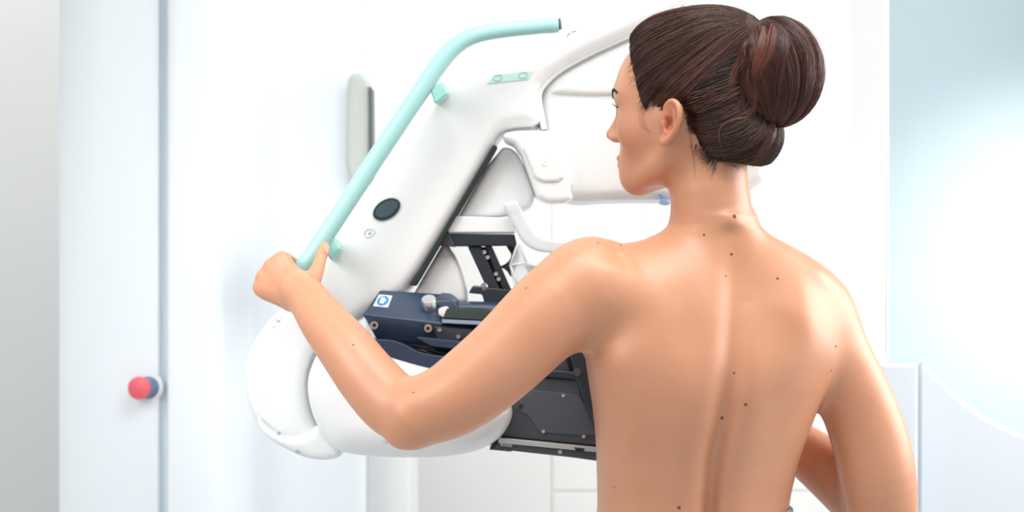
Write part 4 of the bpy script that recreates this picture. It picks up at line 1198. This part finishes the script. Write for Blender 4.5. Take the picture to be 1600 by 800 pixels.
def bun_point(az, t, off):
    m = np.cos(az)[..., None] * e1 + np.sin(az)[..., None] * e2
    t_ = t[..., None]
    d = unit((1 - t_) ** 2 * pA + 2 * t_ * (1 - t_) * 1.25 * m + t_ ** 2 * pB)
    x = (az / (2 * np.pi) % 1) * 17; i = x.astype(int); fx = x - i
    rg = RIDGE[i % 17] * (1 - fx) + RIDGE[(i + 1) % 17] * fx
    groove = -0.0065 * np.exp(-((fx - 0.5) / 0.16) ** 2) * (RIDGE[(i + 20)] > -0.2)
    rad = 1 + (0.055 * rg) * np.sin(np.pi * t)
    p = BC + d * BR * rad[..., None] + d * (off + groove * np.sin(np.pi * t))[..., None]
    return np.stack([HO.x + p[..., 0] * HF[0] + p[..., 1] * HL[0], HO.y + p[..., 0] * HF[1] + p[..., 1] * HL[1], HO.z + p[..., 2]], -1)


az, tt = np.meshgrid(np.linspace(0, 2 * np.pi, 121)[:-1], np.linspace(0.0, 1.0, 40), indexing='ij')
bv = bun_point(az, tt, np.full(az.shape, -0.0012)).reshape(-1, 3)
bf = [(i * 40 + j, i * 40 + j + 1, ((i + 1) % 120) * 40 + j + 1, ((i + 1) % 120) * 40 + j) for i in range(120) for j in range(39)]
me = mesh('bun', bv, bf)
aa = me.attributes.new('strand', 'FLOAT', 'POINT'); aa.data.foreach_set('value', np.full(len(me.vertices), 0.02, np.float32))
bun = finish('bun', me, BUNM, person, label='reddish brown bun at the back of the head')
bun_bvh = BVHTree.FromPolygons([tuple(v) for v in bv], bf)
n = 4200
az = RNG.uniform(0, 2 * np.pi, n); k = 26
t = np.linspace(0, 1, k)[None] * np.ones((n, 1))
t = 0.02 + 0.96 * t
azs = az[:, None] + RNG.normal(0, 0.10, (n, 1)) * np.sin(np.pi * t) + 0.10 * np.sin(2 * np.pi * t + az[:, None] * 3)
off = RNG.uniform(-0.0006, 0.0020, (n, 1)) * np.ones((1, k))
ci = (az / (2 * np.pi) * 34).astype(int)
cv = RNG.normal(0, 1, 40)[ci] + 0.8 * RNG.normal(0, 1, 200)[(az / (2 * np.pi) * 150).astype(int)]
strand_mesh('wound_strands', bun_point(azs, t, off), 0.00045 * np.interp(np.linspace(0, 1, k), [0, 0.1, 0.9, 1], [0.5, 1, 1, 0.5]), np.clip(0.20 + 0.15 * cv + RNG.normal(0, 0.11, n), 0, 1), BUNM, bun)
n = 110; k = 26
az = RNG.uniform(0, 2 * np.pi, n)
t = np.linspace(0.03, 0.97, k)[None] * np.ones((n, 1))
strand_mesh('flyaway_hairs', bun_point(az[:, None] + RNG.normal(0, 0.25, (n, 1)) * np.sin(np.pi * t), t, RNG.uniform(0.002, 0.006, (n, 1)) * np.sin(np.pi * t)), 0.00014 * np.ones(k), np.clip(RNG.normal(0.5, 0.15, n), 0, 1), BUNM, bun)
# hair tie between bun and crown
TIE = mat('grey_hair_tie', (0.30, 0.28, 0.30), 0.5, noise=0.1)
tq = [H(-0.083 + 0.006 * math.cos(a), 0.030 * math.cos(a), 0.1375 + 0.007 * math.sin(a)) for a in np.linspace(0, 2 * math.pi, 26)]
tube('hair_tie', tq, 0.0028, TIE, bun, 10)


# --- loose locks lying on the bun and nape
def surf_pt(px, py, lift):
    best = None
    for tr_ in (bun_bvh, hair_bvh, bvh):
        h_ = hit(px, py, tr_)
        if h_[0] is not None and (best is None or h_[0].y < best.y): best = h_[0]
    if best is None: return None
    return best - (best - Vector((0, CAM_Y, CAM_Z))).normalized() * lift


def lock(px_path, width, n, name, m, valc, lift=0.004, r=0.0005, spread_end=0.4):
    k = 30
    sp = spline(px_path, k)
    base = []
    last = None
    for i, (x, y) in enumerate(sp):
        q_ = surf_pt(x, y, lift)
        if q_ is None: q_ = P(x, y, last.y if last else -0.05)
        base.append(q_); last = q_
    base = np.array(base)
    ys = base[:, 1].copy()
    for _ in range(4): ys[1:-1] = 0.25 * ys[:-2] + 0.5 * ys[1:-1] + 0.25 * ys[2:]
    base[:, 1] = np.minimum(ys, base[:, 1] + 0.001)
    T = np.gradient(base, axis=0); T = unit(T)
    side = unit(np.cross(T, [0, 1, 0]))
    prof = np.interp(np.linspace(0, 1, k), [0, 0.2, 0.6, 1], [0.6, 1, 0.8, spread_end])
    o = RNG.normal(0, 0.42, n); dpt = RNG.uniform(-1, 1, n) * np.sqrt(np.maximum(0, 1 - np.minimum(1, np.abs(o)) ** 2))
    paths = base[None] + side[None] * (o[:, None] * prof[None] * width)[..., None] + np.array([0, 1, 0]) * (dpt[:, None] * width * 0.35 * prof[None])[..., None]
    paths += RNG.normal(0, 0.0004, (n, 1, 3)) * np.linspace(0, 1, k)[None, :, None]
    return strand_mesh(name, paths, r * np.interp(np.linspace(0, 1, k), [0, 0.08, 0.8, 1], [0.6, 1, 0.9, 0.2]), np.clip(valc + RNG.normal(0, 0.10, n), 0, 1), m, bun)


lock([(1196, 42), (1192, 72), (1183, 105), (1181, 140), (1178, 168), (1165, 180)], 0.0085, 140, 'loose_lock', BUNM, 0.75)
lock([(1212, 36), (1210, 62), (1203, 86), (1190, 108), (1184, 128)], 0.0070, 110, 'loose_lock', BUNM, 0.60)
lock([(1178, 172), (1165, 183), (1142, 188), (1127, 198), (1123, 212), (1128, 232)], 0.0014, 22, 'loose_lock', BUNM, 0.95, r=0.0004)
lock([(1172, 60), (1160, 88), (1148, 112), (1142, 138), (1150, 160)], 0.0085, 120, 'loose_lock', BUNM, 0.50)
lock([(1180, 50), (1172, 85), (1165, 115), (1160, 150), (1158, 172)], 0.0070, 90, 'loose_lock', BUNM, 0.28)
lock([(1226, 45), (1224, 80), (1216, 120), (1212, 160), (1208, 188)], 0.0065, 80, 'loose_lock', BUNM, 0.22)
lock([(1205, 190), (1198, 215), (1185, 238), (1170, 254)], 0.0070, 80, 'loose_lock', HAIR, 0.60)

# --- stray hairs at the temple, behind the ear and on the nape
def strays(rows, name, r=0.00026, wob=0.003, k=14):
    paths = []
    for row in rows:
        sp = spline(row, k); pts = []
        last = None
        for x, y in sp:
            q_ = surf_pt(x, y, 0.0012)
            if q_ is None: q_ = P(x, y, last.y if last else -0.03)
            elif last and abs(q_.y - last.y) > 0.03: q_ = P(x, y, last.y)
            pts.append(q_); last = q_
        pts = np.array(pts)
        for _ in range(2): pts[1:-1] = (pts[:-2] + 2 * pts[1:-1] + pts[2:]) / 4
        paths.append(pts)
    return strand_mesh(name, paths, r * np.interp(np.linspace(0, 1, k), [0, 0.6, 1], [1, 0.9, 0.15]), np.clip(RNG.normal(0.35, 0.12, len(paths)), 0, 1), HAIR, hair)


rows = []
for i in range(60):
    x = RNG.uniform(1112, 1218); y = np.interp(x, [1088, 1110, 1150, 1215], [238, 252, 262, 252])
    rows.append([(x + RNG.normal(0, 6), y - 16), (x + RNG.normal(0, 3), y - 4), (x + RNG.normal(4, 7), y + RNG.uniform(0, 9))])
for i in range(26):
    y = RNG.uniform(78, 176); x = np.interp(y, [78, 110, 150, 176], [990, 983, 994, 1008])
    rows.append([(x + 16, y - 5), (x + 2, y), (x - RNG.uniform(2, 9), y + RNG.uniform(2, 14))])
thin = [[(1003 + i * 3, 166), (998 + i * 3.4, 184), (1004 + i * 4, 200 + i * 2), (1016 + i * 4, 207 + i)] for i in range(3)]
rows += [[(1076, 180), (1077, 205), (1081, 235), (1086, 262), (1087, 288)], [(1080, 185), (1080, 215), (1084, 246), (1084, 280)]]
for i in range(18):
    a = RNG.uniform(0.2, 2.6)
    cx, cy = 1110, 112
    x0, y0 = cx + 112 * math.cos(a), cy - 98 * math.sin(a)
strays(rows, 'stray_hairs', 0.00020)
strays(thin, 'temple_hairs', 0.00016)

# --- trousers and shoes (just below the picture's edge)
tg = Grid(axis_steps(0.05, 0.50, 0.008), axis_steps(-0.16, 0.20, 0.008), axis_steps(0.05, 1.06, 0.008, [(0.97, 1.06, 0.0025)]))
tg.add(lambda X, Y, Z: np.maximum(torso(X, Y, Z, 0.006), Z - (0.9900 + 0.0140 * np.clip((X - 0.34) / 0.04, 0, 1))), (0.02, -0.19, 0.6), (0.56, 0.24, 1.04))
legs(tg, 0.010, False)
tg.displace(lambda X, Y, Z: np.where(Z > 1.02, 1.0, 0.0) + 0 * X + 0 * Y, (0.0, -0.2, 1.0), (0.56, 0.24, 1.1))
finish('trousers', tg.mesh('trousers', 1), mat('grey_cotton', (0.42, 0.43, 0.46), 0.85, noise=0.05, nscale=200), person)
SHOE = mat('white_canvas', (0.72, 0.72, 0.72), 0.7, noise=0.03)
for off in (-0.088, 0.088):
    x0 = 0.275 + off * TC[0]; y0 = 0.02 + off * TC[1]; fx, fy = -TC[1], TC[0]
    sg_ = Grid(axis_steps(x0 - 0.14, x0 + 0.10, 0.005), axis_steps(y0 - 0.08, y0 + 0.26, 0.005), axis_steps(-0.02, 0.14, 0.005))
    sg_.limb([(x0 - fx * 0.012, y0 + 0.008 - fy * 0.012, 0.046, 0.047), (x0 + fx * 0.07, y0 + fy * 0.07, 0.046, 0.045), (x0 + fx * 0.16, y0 + fy * 0.16, 0.036, 0.034)], 0.02)
    sg_.displace(lambda X, Y, Z: np.maximum(0, 0.004 - Z) * 9 + 0 * X + 0 * Y, (-9, -9, -9), (9, 9, 9))
    finish('shoe', sg_.mesh('shoe', 1), SHOE, person)
